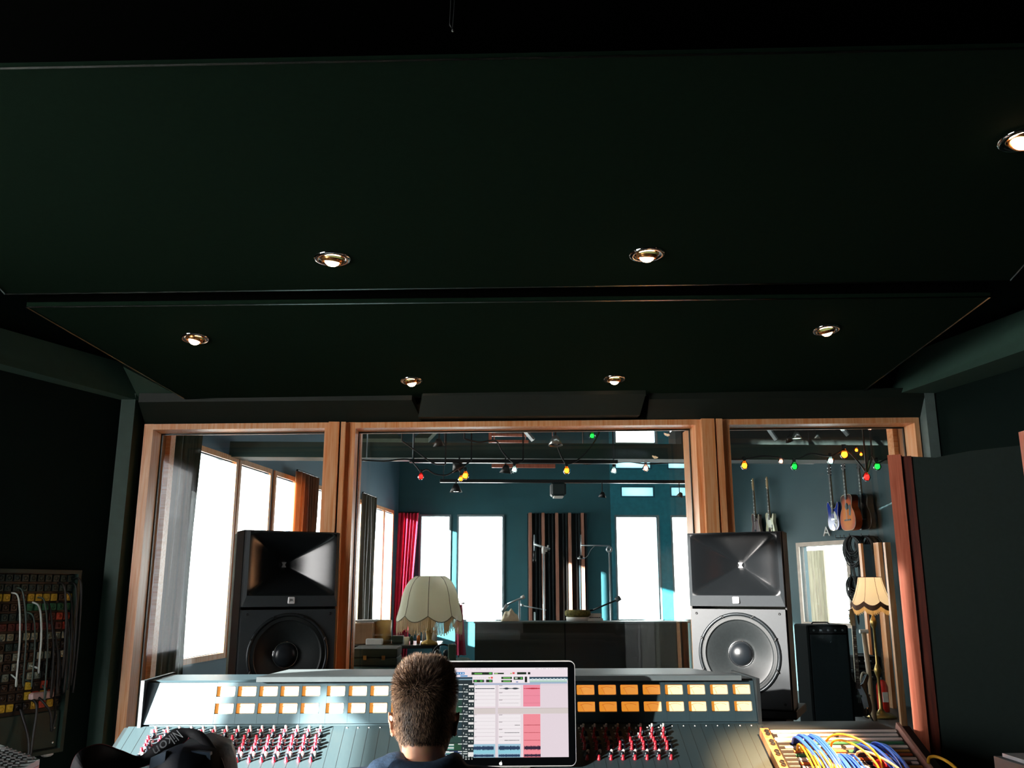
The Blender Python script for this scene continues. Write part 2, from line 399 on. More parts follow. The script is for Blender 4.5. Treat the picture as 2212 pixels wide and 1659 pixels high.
sl = bpy.data.lights.new('downlight_beam', 'SPOT'); sl.energy = 4600; sl.color = (1, .50, .24); sl.spot_size = math.radians(18); sl.spot_blend = 1.0; sl.shadow_soft_size = .03
lo = bpy.data.objects.new('downlight_beam', sl); C.objects.link(lo); lo.location = (1.66, 2.45, 2.85)
lo.rotation_euler = (Vector((1.22, 3.46, .86)) - Vector((1.66, 2.45, 2.85))).to_track_quat('-Z', 'Y').to_euler()
# hanging chain hook above the near cloud
o = thing('hanging_hook', 'thin dark wire hook hanging from the black ceiling', 'hook', atY(978, 0, 2.0) + Vector((0, 0, .25)))
a = atY(974, 0, 2.0); b = atY(972, 55, 2.0); c_ = atY(978, 66, 2.0); d = atY(982, 5, 2.0)
MB().tube([(a.x, a.y, 3.35), a, b, c_, d, (d.x, d.y, 3.35)], .002, 6).build('wire', m_cable, o)
MB().ball(c_, .004, 8, 6).build('hook_tip', m_alu, o)

# ------------------------------------------------------------ the triple window
def fr_rect(bm, x0, x1, z0, y0, y1, wl, wr, wt, wb, inset=0):
    """rectangular frame whose head follows the sloping header"""
    zt0, zt1 = ztop(x0) - inset, ztop(x1) - inset
    def hx(xa, xb, za0, za1, zb0, zb1): bm.hexa([Vector(q) for q in ((xa, y0, za0), (xb, y0, za1), (xb, y1, za1), (xa, y1, za0), (xa, y0, zb0), (xb, y0, zb1), (xb, y1, zb1), (xa, y1, zb0))])
    hx(x0, x0 + wl, z0, z0, zt0, zt0 + (zt1 - zt0) * wl / (x1 - x0)); hx(x1 - wr, x1, z0, z0, zt1, zt1)
    hx(x0 + wl, x1 - wr, zt0 - wt, zt1 - wt, zt0, zt1); hx(x0 + wl, x1 - wr, z0, z0, z0 + wb, z0 + wb)
def window(name, label, x0, x1, s0, s1):
    o = sthing(name, label, 'window', ((x0 + x1) / 2, FY, SILL))
    bm = MB(); fr_rect(bm, x0, x1, SILL, FY - .06, FY + .10, .055, .03, .035, .04); bm.build('window_frame', m_pine, o)
    bm = MB(); fr_rect(bm, x0 + .050, x1 - .026, SILL + .04, FY + .085, FY + .10, .012, .012, .012, .012, .032); bm.build('rubber_seal', m_seal, o)
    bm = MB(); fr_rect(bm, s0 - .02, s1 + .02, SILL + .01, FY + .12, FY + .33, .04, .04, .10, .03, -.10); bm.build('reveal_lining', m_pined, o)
    bm = MB(); fr_rect(bm, s0, s1, SILL + .02, FY + .33, FY + .42, .05, .05, .11, .05, -.12); bm.build('window_frame', m_pineh, o, label='second frame of the double glazing')
    for y, t in ((FY + .05, .012), (FY + .36, .012)):
        bm = MB(); zt = ztop(x0)
        if y < FY + .2: e0, e1, q = x0 + .03, x1 - .02, -.02
        else: e0, e1, q = s0 + .03, s1 - .03, .03
        tl = .04 if y > FY + .2 else 0.0
        bm.add([Vector((e0, y - tl, SILL + .03)), Vector((e1, y - tl, SILL + .03)), Vector((e1, y, ztop(x1) + q)), Vector((e0, y, zt + q))], [(0, 1, 2, 3)])
        bm.build('pane', m_glass, o)
    return o
XM0, XM1 = -.931, -.827; XN0, XN1 = 1.384, 1.515
window('window_1', 'left control-room window with a tall narrow pane', XL, XM0, -2.08, -.955)
window('window_2', 'wide centre control-room window above the console', XM1, XN0, -.84, 1.475)
window('window_3', 'right control-room window showing hung guitars', XN1, XR, 1.55, 2.85)
def mullion(name, x0, x1, label):
    o = sthing(name, label, 'window post', ((x0 + x1) / 2, FY - .1, SILL))
    z1 = ztop(x0) - .002; k = x0 + (x1 - x0) * .62
    MB().box(x0, k, FY - .10, FY + .42, SILL, z1).build('board', m_pine, o)
    MB().box(k, k + .012, FY - .07, FY + .42, SILL, z1).build('groove', m_seal, o)
    MB().box(k + .012, x1, FY - .10, FY + .42, SILL, z1).build('board', m_pine, o)
mullion('trim_9', XM0, XM1, 'orange pine post between the left and centre windows')
mullion('trim_10', XN0, XN1, 'orange pine post between the centre and right windows')
# reveal joining control room and live room
bm = MB()
bm.box(-3.4, XL - .06, FY + .12, FY + .5, 0, 4.6); bm.box(XR + .09, 8.4, FY + .12, FY + .5, 0, 4.6); bm.box(-3.4, 8.4, FY + .12, FY + .5, 2.68, 4.6); bm.box(-3.4, 8.4, FY + .12, FY + .5, 0, SILL)
struct('wall_middle', bm, m_lived)
# ============================================================ MIXING CONSOLE
CY = 3.79
m_con = mat('slate_blue_console_metal', '#35484e', .40, .3, var=.03, scale=60)
m_con2 = mat('console_trim_metal', '#6a7678', .45, .3, var=.05)
m_conb = mat('dark_console_body', '#20282a', .5)
m_wknob = mat('white_knob', '#dcdcd8', .35); m_rknob = mat('red_knob', '#b01f30', .35, var=.08); m_dknob = mat('dark_blue_knob', '#141c24', .3); m_gknob = mat('grey_knob', '#8b9494', .35)
m_vu = mat('lit_meter_face', '#f2dcae', .5, emit=(1.0, .34, .03), es=.75, var=.04)
m_vud = mat('meter_ink', '#4a2a10', .6); m_num = mat('pale_blue_print', '#a9d6e6', .5, emit=(.3, .55, .65), es=.25)
con = thing('mixing_console', 'long slate-grey studio mixing console with two rows of glowing meters', 'mixing desk', (-.1, 3.5, 0))
CX0, CX1 = -1.333, 1.140
ZB, ZT = .972, 1.128
TB = .03           # bridge face leans back by this much at its top
def face(x, z, d=0.0):   # point on the meter-bridge face, d metres in front of it
    t = (z - ZB) / (ZT - ZB); return Vector((x, CY + TB * t - d, z))
# meter bridge housing
bm = MB()
sec = [(CY, ZB), (CY + TB, ZT), (CY + TB + .012, ZT + .006), (CY + .30, ZT + .006), (CY + .34, ZT - .05), (CY + .34, .80), (CY, .80)]
n = len(sec); bm.add([Vector((CX0, y, z)) for y, z in sec] + [Vector((CX1, y, z)) for y, z in sec], [tuple(range(n)), tuple(reversed(range(n, 2 * n)))] + [(i, n + i, n + (i + 1) % n, (i + 1) % n) for i in range(n)])
bm.build('meter_bridge', m_con, con)
for x in (CX0 - .014, CX1): MB().box(x, x + .014, CY - .02, CY + .35, .78, ZT + .012).build('end_cheek', m_conb, con)
# cover shelf lying along the bridge
xa, xb = atY(555, 1470, CY).x, atY(1600, 1470, CY).x
bm = MB(); rings = []
for x in (xa, xa + .004, xb - .004, xb): rings.append([(x, CY - .012, ZT + .004), (x, CY - .012, ZT + .023), (x + (.02 if x < 0 else -.09), CY + .02, ZT + .026), (x + (.06 if x < 0 else -.14), CY + .33, ZT + .024), (x, CY + .33, ZT + .004)])
bm.loft(rings); bm.build('bridge_cover', m_con2, con)
# meters
def vu(xpx, row, num=None):
    zc = 1.094 if row == 0 else 1.030
    zc += {0: 0, 1: 0}[row]
    y = 1495 if row == 0 else 1533
    x = atY(xpx, y, CY).x; W, H = .036, .0185
    root = con
    bm = MB(); a, b, c, d = face(x - W, zc - H, .002), face(x + W, zc - H, .002), face(x + W, zc + H, .002), face(x - W, zc + H, .002)
    r = .004
    pts = []
    for cx_, cz, a0 in ((x + W - r, zc - H + r, -90), (x + W - r, zc + H - r, 0), (x - W + r, zc + H - r, 90), (x - W + r, zc - H + r, 180)):
        for k in range(4): t = math.radians(a0 + 30 * k); pts.append(face(cx_ + r * math.cos(t), cz + r * math.sin(t), .002))
    bm.add(pts, [tuple(range(len(pts)))]); v = bm.build('vu_meter', m_vu, root)
    bm = MB(); arc = [face(x + (W * .72) * math.sin(t), zc - H * 1.6 + .042 * math.cos(t) * .97, .0035) for t in [math.radians(-42 + 7 * i) for i in range(13)]]
    arc = [face(x - W * .7 + W * 1.4 * i / 12, zc + H * .25 + .006 * (1 - ((i - 6) / 6) ** 2), .0032) for i in range(13)]
    for i in range(12): p, q = arc[i], arc[i + 1]; u = Vector((0, 0, .0009)); bm.quad(p, q, q + u, p + u)
    bm.quad(face(x - .010, zc - H * .9, .0036), face(x - .009, zc - H * .9, .0036), face(x - W * .62, zc + H * .5, .0036), face(x - W * .64, zc + H * .5, .0036))
    bm.build('meter_scale', m_vud, v)
    # little arc badge with the channel number
    bx, bz = x - W + .011, zc - H - .0095; bm = MB()
    for i in range(8):
        t0, t1 = PI * i / 8, PI * (i + 1) / 8
        bm.quad(face(bx + .0095 * math.cos(t0), bz + .0005 + .006 * math.sin(t0), .001), face(bx + .0095 * math.cos(t1), bz + .0005 + .006 * math.sin(t1), .001), face(bx + .007 * math.cos(t1), bz + .0005 + .004 * math.sin(t1), .001), face(bx + .007 * math.cos(t0), bz + .0005 + .004 * math.sin(t0), .001))
    if num is None: bm.add([face(bx + .0085 * math.cos(PI * 2 * i / 12), bz + .001 + .006 * math.sin(PI * 2 * i / 12), .0012) for i in range(12)], [tuple(range(12))])
    bm.build('number_badge', m_num, v)
    if num is not None:
        M = Matrix.Translation(con.matrix_basis.inverted() @ face(bx, bz - .001, .0015)) @ Matrix.Rotation(PI / 2 + math.atan(-TB / (ZT - ZB)) * 1, 4, 'X')
        text_obj('channel_number', str(num), .0095, M, m_num, v, .0003)
    bm = MB(); c0 = face(x + .004, zc - H - .013, .0006); bm.lathe([(1e-4, .0012), (.0016, .001), (.0016, 0)], c0, 8, Matrix.Rotation(PI / 2, 4, 'X')); bm.build('screw', m_conb, v)
cols_l = [485, 531, 577.5, 623.5, 670, 724, 771.5, 818.5, 865, 912, 959]
cols_r = [1266, 1313, 1361, 1409.5, 1458, 1506.5, 1556, 1605]
for i, x in enumerate(cols_l):
    for r in (0, 1): vu(x - (3 if r else 0) * (1 if i < 11 else 0) * .8, r)
for i, x in enumerate(cols_r):
    for r in (0, 1): vu(x + (1.5 if r else 0), r, 17 + 2 * i + r)
# raised surround bars between the meters make each face recessed
def bar(bm, x0, x1, z0, z1, d=.013):
    bm.hexa([face(x0, z0, d), face(x1, z0, d), face(x1, z0, 0), face(x0, z0, 0), face(x0, z1, d), face(x1, z1, d), face(x1, z1, 0), face(x0, z1, 0)])
bm = MB(); xsL = [atY(x, 1514, CY).x for x in cols_l]; xsR = [atY(x, 1514, CY).x for x in cols_r]
bars = []
def span(xs, end0, end1):
    e = [end0]
    for i, x in enumerate(xs): e += [x - .0368, x + .0368]
    e.append(end1)
    for i in range(0, len(e), 2): bars.append((e[i], e[i + 1]))
span(xsL, CX0 + .002, xsR[0] - .28 if False else xsL[-1] + .0369 + .001)
bars.append((xsL[-1] + .038, xsR[0] - .0368)); span(xsR, xsR[0] - .0369, CX1 - .002)
for x0, x1 in bars: bar(bm, x0, x1, ZB + .001, ZT)
for z0, z1 in ((ZB + .001, 1.0105), (1.0495, 1.0745), (1.1135, ZT)): bar(bm, CX0 + .002, CX1 - .002, z0, z1, .0125)
bm.build('meter_surround', m_con, con)
for num_ in []: pass
# sloping channel panel
PY0, PZ0 = CY - .012, .966
SL = .52
def pan(x, s, h=0.0):     # s metres down the slope towards the engineer, h above the surface
    c, sn = math.cos(math.atan(SL)), math.sin(math.atan(SL)); return Vector((x, PY0 - s * c - h * sn, PZ0 - s * sn + h * c))
PL = .62
x0p, x1p = CX0 - .05, CX1 + .02
m_panelw = mat('brushed_channel_strip', '#36464a', .40, .3, var=.05, stretch=(60, 2, 2))
bm = MB(); bm.hexa([pan(x0p, PL, -.03), pan(x1p, PL, -.03), pan(x1p, 0, -.03), pan(x0p, 0, -.03), pan(x0p, PL, 0), pan(x1p, PL, 0), pan(x1p, 0, 0), pan(x0p, 0, 0)])
bm.build('channel_panel', m_panelw, con)
PITCHX = .0461
xk = [atY(1254 + 24.4 * i, 1573, CY).x for i in range(17)]
xstart = xk[0]
bm = MB(); x = xstart + PITCHX / 2 - PITCHX * 40
while x < x1p - .01:
    if x > x0p + .01: bm.hexa([pan(x - .0006, PL - .01, 0), pan(x + .0006, PL - .01, 0), pan(x + .0006, .004, 0), pan(x - .0006, .004, 0), pan(x - .0006, PL - .01, .0005), pan(x + .0006, PL - .01, .0005), pan(x + .0006, .004, .0005), pan(x - .0006, .004, .0005)])
    x += PITCHX
bm.build('module_joints', m_conb, con)
# front fader section, armrest and legs under the panel
e = pan(0, PL); fy0 = e.y
bm = MB(); bm.hexa([Vector((x0p, fy0 - .30, e.z - .06)), Vector((x1p, fy0 - .30, e.z - .06)), Vector((x1p, fy0, e.z - .03)), Vector((x0p, fy0, e.z - .03)), Vector((x0p, fy0 - .30, e.z - .03)), Vector((x1p, fy0 - .30, e.z - .03)), Vector((x1p, fy0, e.z)), Vector((x0p, fy0, e.z))]); bm.build('fader_panel', m_panelw, con)
MB().bbox(x0p - .02, x1p + .02, fy0 - .38, fy0 - .30, e.z - .075, e.z - .015, .02).build('armrest', m_plastic, con)
for x in (x0p - .02, x1p - .01):
    bm = MB(); sec = [(fy0 - .3, 0), (CY + .33, 0), (CY + .33, .8), (CY, .96), (fy0, e.z), (fy0 - .3, e.z - .03)]; n = 6
    bm.add([Vector((x, y, z)) for y, z in sec] + [Vector((x + .03, y, z)) for y, z in sec], [tuple(range(n)), tuple(reversed(range(n, 2 * n)))] + [(i, n + i, n + (i + 1) % n, (i + 1) % n) for i in range(n)]); bm.build('side_leg', m_conb, con)
MB().box(x0p, x1p, CY + .25, CY + .33, .1, .82).build('modesty_panel', m_conb, con)
# knobs: one mesh per kind, placed in world slope frame
slopeM = Matrix.Rotation(math.atan(SL), 4, 'X')
kprofs = {'w': ([(.0062, 0), (.0058, .010), (.0045, .0125), (1e-4, .013)], m_wknob), 't': ([(.0055, 0), (.0052, .004), (.0038, .005), (.0048, .020), (.0040, .022), (1e-4, .0225)], m_wknob),
          'r': ([(.0078, 0), (.0078, .003), (.0056, .004), (.0050, .017), (.004, .0185), (1e-4, .019)], m_rknob), 'd': ([(.0105, 0), (.0105, .004), (.0078, .005), (.0070, .016), (1e-4, .0175)], m_dknob),
          'g': ([(.0082, 0), (.0080, .008), (.006, .010), (1e-4, .011)], m_gknob), 's': ([(.0034, 0), (.0034, .006), (1e-4, .007)], m_wknob)}
kmesh = {}
def knob(kind, x, s, big=None):
    prof, mm = kprofs[kind]; p = pan(x, s, 0)
    if big is not None:
        big[kind].lathe(prof, p, 8, slopeM); return
    if kind not in kmesh:
        o = MB().lathe(prof, (0, 0, 0), 12, slopeM).build('knob', mm, con, True, local=True); kmesh[kind] = o
    else:
        o = kmesh[kind].copy(); C.objects.link(o); o.parent = con
    o.location = p - con.location
rows = [(.016, 's', 0), (.030, 't', .006), (.030, 's', -.012), (.048, 'r', .004), (.066, 'd', .010), (.066, 's', -.008), (.084, 'r', -.004), (.098, 'g', .012), (.108, 'r', -.001), (.122, 'd', .013), (.132, 'r', .001), (.146, 'd', .012), (.156, 'r', -.003), (.176, 'w', .008), (.196, 'd', .0), (.216, 'r', .0)]
spots = []
colx = [xstart + PITCHX * i for i in range(8)]
left0 = atY(443, 1573, CY).x
colx_l = [left0 + PITCHX * i for i in range(-4, 11)]
for x in colx + colx_l:
    for s, k, dx in rows: spots.append((x + dx, s, k))
spots.sort(key=lambda q: (q[1] > .15, abs(q[0] + .75) if q[0] < 0 else abs(q[0] - .5)))
order = [q for q in spots if q[2] in 'rt' and q[1] < .16][:98]
rest = [q for q in spots if q not in order]
for x, s, k in order: knob(k, x, s)
big = {k: MB() for k in kprofs}
for x, s, k in rest: knob(k, x, s, big)
bm = MB(); mats = [m_wknob, m_rknob, m_dknob, m_gknob]
for k, mi in (('w', 0), ('t', 0), ('s', 0), ('r', 1), ('d', 2), ('g', 3)):
    bm.m = mi; bm.add(big[k].v, big[k].f)
o = bm.build('small_knobs', mats, con, True); o['kind'] = 'stuff'
# engraved white legends between knobs
bm = MB()
for x in colx + colx_l:
    for s in (.022, .040, .058, .075, .092, .115, .139, .166):
        for dx, wd in ((-.014, .008), (.0, .012)): bm.quad(pan(x + dx, s + .0016, .0004), pan(x + dx + wd, s + .0016, .0004), pan(x + dx + wd, s, .0004), pan(x + dx, s, .0004))
bm.build('legend_print', m_wknob, con)
bm = MB(); x = colx[-1] + PITCHX
xs_ = []
while x < x1p - .02: xs_.append(x); x += PITCHX
xs_ += [atY(q, 1568, CY).x for q in (752, 775.5, 799, 823, 846)]
for x in xs_: bm.lathe([(.003, 0), (.0028, .002), (1e-4, .003)], pan(x, .016), 8, slopeM)
bm.build('module_screws', m_wknob, con, True)

# ============================================================ COMPUTER MONITOR
MY = 3.52
mc = atY(1082, 1541, MY)
mon = thing('computer_monitor', 'flat computer monitor showing pink and white audio tracks', 'monitor', (mc.x, MY, .85))
zt_, zb_ = atY(1082, 1427.5, MY).z, atY(1082, 1656.5, MY).z
hw = atY(1243, 1500, MY).x - mc.x
def rrect(w, z0, z1, r, n=6):
    pts = []
    for cx_, cz, a0 in ((w - r, z0 + r, -90), (w - r, z1 - r, 0), (-w + r, z1 - r, 90), (-w + r, z0 + r, 180)):
        for k in range(n + 1): t = math.radians(a0 + 90 * k / n); pts.append((cx_ + r * math.cos(t), cz + r * math.sin(t)))
    return pts
MT = Matrix.Translation((mc.x, MY, 0))
bm = MB(); A = rrect(hw, zb_, zt_, .022); bm.loft([[MT @ Vector((x, y, z)) for x, z in rrect(hw - i, zb_ + i, zt_ - i, .022)] for y, i in ((0, .0005), (.004, 0), (.016, 0), (.022, .004))])
bm.build('aluminium_case', m_alu3 if False else mat('bright_aluminium_rim', '#e8e9e8', .35, .4, var=.02), mon)
bm = MB(); bm.loft([[MT @ Vector((x, y, z)) for x, z in rrect(hw - .0035, zb_ + .0035, zt_ - .0035, .019)] for y in (-.0012, .001)]); bm.build('black_bezel_glass', mat('glossy_black_glass', '#040506', .08), mon)
# display picture in its own flat pixels (2082 x 1659 over 300 x 239 photo pixels)
SX0, SX1, SY0, SY1 = -165, 1855, 155, 1500
wx = atY(960 + 1855 / 6.94, 1540, MY).x - mc.x
wz1, wz0 = atY(1082, 1420 + 155 / 6.94, MY).z, atY(1082, 1420 + 1500 / 6.94, MY).z
cols = {}
scr_mats = []
def smat(hexc):
    if hexc not in cols:
        c = lin(hexc); cols[hexc] = len(scr_mats)
        m = bpy.data.materials.new('screen_light_' + hexc[1:]); m.use_nodes = True; b = m.node_tree.nodes['Principled BSDF']
        b.inputs['Base Color'].default_value = (.01, .01, .01, 1); b.inputs['Roughness'].default_value = .2
        b.inputs['Emission Color'].default_value = c; b.inputs['Emission Strength'].default_value = .93; scr_mats.append(m)
    return cols[hexc]
sb = MB(); lay = [0]
def R(x0, y0, x1, y1, c, L=None):
    sb.m = smat(c); lay[0] += 1; y = MY - .0014 - lay[0] * 8e-7
    def q(x, yy): return Vector((mc.x + (-wx + 2 * wx * (x - SX0) / (SX1 - SX0)), y, wz1 + (wz0 - wz1) * (yy - SY0) / (SY1 - SY0)))
    sb.quad(q(x0, y1), q(x1, y1), q(x1, y0), q(x0, y0))
rs = random.Random(3)
R(SX0, SY0, SX1, SY1, '#efdfe6'); R(SX0, 155, SX1, 185, '#f6eef2'); R(SX0, 185, SX1, 300, '#f3e4ec')
for x in list(range(-140, 730, 14)) + list(range(1370, 1840, 16)):
    if rs.random() < .6: R(x, 166, x + 8, 176, '#b9a9b4')
R(SX0, 296, SX1, 325, '#1d3c50'); R(SX0, 325, SX1, 350, '#8fb0c0'); R(1275, 330, 1845, 350, '#e6eef0'); R(1280, 350, 1845, 372, '#b5d6c6'); R(1280, 372, 1845, 400, '#9fb8cc')
for x in range(1310, 1840, 54): R(x, 318, x + 24, 334, '#c9d6dc'); R(x + 8, 334, x + 14, 342, '#324650')
R(170, 220, 296, 258, '#3d86c6'); R(186, 230, 204, 248, '#e8f2fa'); R(226, 232, 244, 246, '#e8f2fa'); R(264, 230, 282, 248, '#e8f2fa'); R(232, 270, 340, 290, '#3f8fcc')
R(400, 222, 718, 262, '#0d2410'); R(742, 232, 888, 254, '#16301a'); R(750, 236, 796, 250, '#a8d880'); R(1088, 224, 1228, 258, '#0e2614'); R(1252, 224, 1288, 258, '#07120a')
for x in range(446, 560, 13): R(x, 236, x + 9, 252, '#7ddf62')
R(664, 226, 706, 254, '#4fae4c'); R(1018, 224, 1052, 252, '#e65a58'); R(985, 236, 1008, 252, '#a8c060')
R(SX0, 340, 446, 1500, '#16292e')
# track list column, hidden left part included
for i, y in enumerate(list(range(400, 1400, 111)) + [1430]):
    R(SX0, y, 260, y + 100, ['#1d3840', '#17303a', '#1c4038', '#174a30', '#16352c'][i % 5] if y < 1300 else '#16305a')
    for x0, x1 in ((-140, -30), (-10, 80), (210, 274), (288, 350)): R(x0, y + 4, x1, y + 16, '#dfe6e4')
    R(360, y + 20, 440, y + 54, '#eceae8'); R(286, y + 60, 294, y + 86, '#e8eceb')
    for x0 in (318, 334, 366, 372, 414): R(x0, y + 82, x0 + 10, y + 98, '#cfd6d2')
    R(412, y + 78, 424, y + 84, '#b0c8b0')
for y in (1300, 1345, 1410, 1460): R(30, y, 150, y + 18, '#e4ece8'); R(30, y + 22, 150, y + 36, '#5a9a90')
# edit area
R(440, 392, SX1, 416, '#a9b6d2'); R(1440, 400, SX1, 1500, '#e9dae2'); R(440, 770, SX1, 852, '#dacfcc'); R(1440, 418, SX1, 422, '#c8b9c4'); R(440, 766, SX1, 771, '#bfb2b2')
R(762, 416, 800, 1500, '#e2d6dc')
for x0, x1 in ((446, 762), (810, 1140)):
    for y in (418, 528, 638, 862, 968, 1078, 1190):
        R(x0, y, x1, y + 104, '#f6eff2'); R(x0, y - 3, x1, y, '#c3bcc0'); R(x0 + 6, y + 2, x0 + (60 if x0 > 700 else 36), y + 7, '#a89ca2')
        if x0 > 700: R(x0 + 6, y + 9, x0 + 54, y + 14, '#a89ca2')
        a = .5 if y != 418 else 1; R(x0 + 20, y + 53, x1 - 14, y + 55, '#8c8688' if y >= 1078 or y == 528 else '#cfc6ca')
    R(x0 - 6, 1302, x1, 1500, '#9ec8dc'); R(x0 - 6, 1385, x1, 1440, '#8fd0e0')
R(1180, 418, 1436, 745, '#f58fa4'); R(1180, 858, 1436, 1500, '#f7909c')
def wave(x0, x1, yc, h, c, env=None):
    n_ = int((x1 - x0) / 4)
    for i in range(n_):
        t = i / n_; hh = h * (.55 + .45 * rs.random()) * (env(t) if env else 1); x = x0 + 4 * i; R(x, yc - hh, x + 4.4, yc + hh, c)
wave(460, 750, 472, 7, '#20303c'); wave(826, 1124, 472, 17, '#1a2a36', lambda t: .25 + .75 * max(math.exp(-((t - .35) * 8) ** 2), math.exp(-((t - .78) * 8) ** 2))); wave(1188, 1432, 473, 12, '#b4142c', lambda t: .4 + .6 * math.exp(-((t - .55) * 3) ** 2))
for y in (582, 692): R(826, y - 2, 1110, y + 1, '#8a8688'); R(1184, y - 2, 1434, y + 1, '#c46678')
for y, h in ((1022, 5), (1135, 4), (1248, 4)): wave(1188, 1434, y, h, '#b43848')
wave(1050, 1130, 1022, 5, '#5a5658'); wave(900, 1120, 1135, 4, '#3c4048'); wave(900, 1120, 1248, 4, '#3c4048')
for x0, x1, c in ((440, 742, '#17375a'), (812, 1128, '#17375a'), (1192, 1438, '#2c1636')):
    wave(x0, x1, 1360, 34, c); wave(x0, x1, 1472, 22, c)
# floating transport window
R(414, 262, 1274, 388, '#cfc6ca'); R(416, 262, 1272, 384, '#f7eef3')
R(426, 336, 590, 376, '#0c2812'); R(620, 336, 718, 376, '#0c2812'); R(850, 294, 1010, 326, '#0b2410'); R(850, 344, 1010, 376, '#0b2410'); R(1036, 294, 1178, 338, '#0d2818'); R(1204, 292, 1240, 378, '#0a120e')
for x in (446, 530, 668): R(x, 342, x + 36, 370, '#46a844')
for y in (302, 352):
    for x in range(880, 980, 14): R(x, y, x + 9, y + 16, '#7ee065')
for x in (1056, 1070, 1084): R(x, 302, x + 9, 328, '#d8ecd8')
R(1140, 304, 1166, 328, '#4fc050'); R(690, 292, 722, 320, '#e85a56'); R(656, 300, 680, 318, '#a9bd58'); R(1072, 366, 1104, 378, '#3468b0'); R(596, 344, 610, 372, '#b9b8d0')
for x in range(430, 640, 28): R(x, 306, x + 14, 312, '#b9a6ae')
scr = sb.build('lit_display', scr_mats, mon)
# fruit emblem under the display
lz = (1420 + 1592 / 6.94); lc = atY(1082, lz, MY); bm = MB(); s_ = .0062
pts = []
for i in range(40):
    t = 2 * PI * i / 40; r = 1 + .07 * math.cos(2 * t) - .16 * math.exp(-((t - PI / 2) * 3) ** 2) - .10 * math.exp(-((t - 3 * PI / 2) * 4) ** 2)
    x, z = math.cos(t) * r * .92, math.sin(t) * r
    d = math.hypot(x - 1.15, z - .15)
    if d < .48: x = 1.15 - .48 * (1.15 - x) / d; z = .15 + .48 * (z - .15) / d
    pts.append((x * s_, z * s_))
cen = [MT @ Vector((0, -.0016, lc.z))]
bm.add(cen + [MT @ Vector((x, -.0016, lc.z + z)) for x, z in pts], [(0, i + 1, (i + 1) % 40 + 1) for i in range(40)])
lf = [(0, 1.05), (.10, 1.38), (.38, 1.58), (.40, 1.30), (.22, 1.08)]; bm.add([MT @ Vector((x * s_, -.0016, lc.z + z * s_)) for x, z in lf], [(0, 4, 3, 2, 1)])
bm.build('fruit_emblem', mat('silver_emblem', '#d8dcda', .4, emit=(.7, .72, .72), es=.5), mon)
MB().bbox(mc.x - .05, mc.x + .05, MY + .0225, MY + .030, .86, 1.0, .003).build('stand_neck', m_alu, mon)
bm = MB(); xx0, xx1 = mc.x - .11, mc.x + .11; bm.hexa([pan(xx0, .33, .001), pan(xx1, .33, .001), pan(xx1, .20, .001), pan(xx0, .20, .001), pan(xx0, .33, .009), pan(xx1, .33, .009), pan(xx1, .20, .009), pan(xx0, .20, .009)]); bm.build('stand_foot', m_alu, mon)
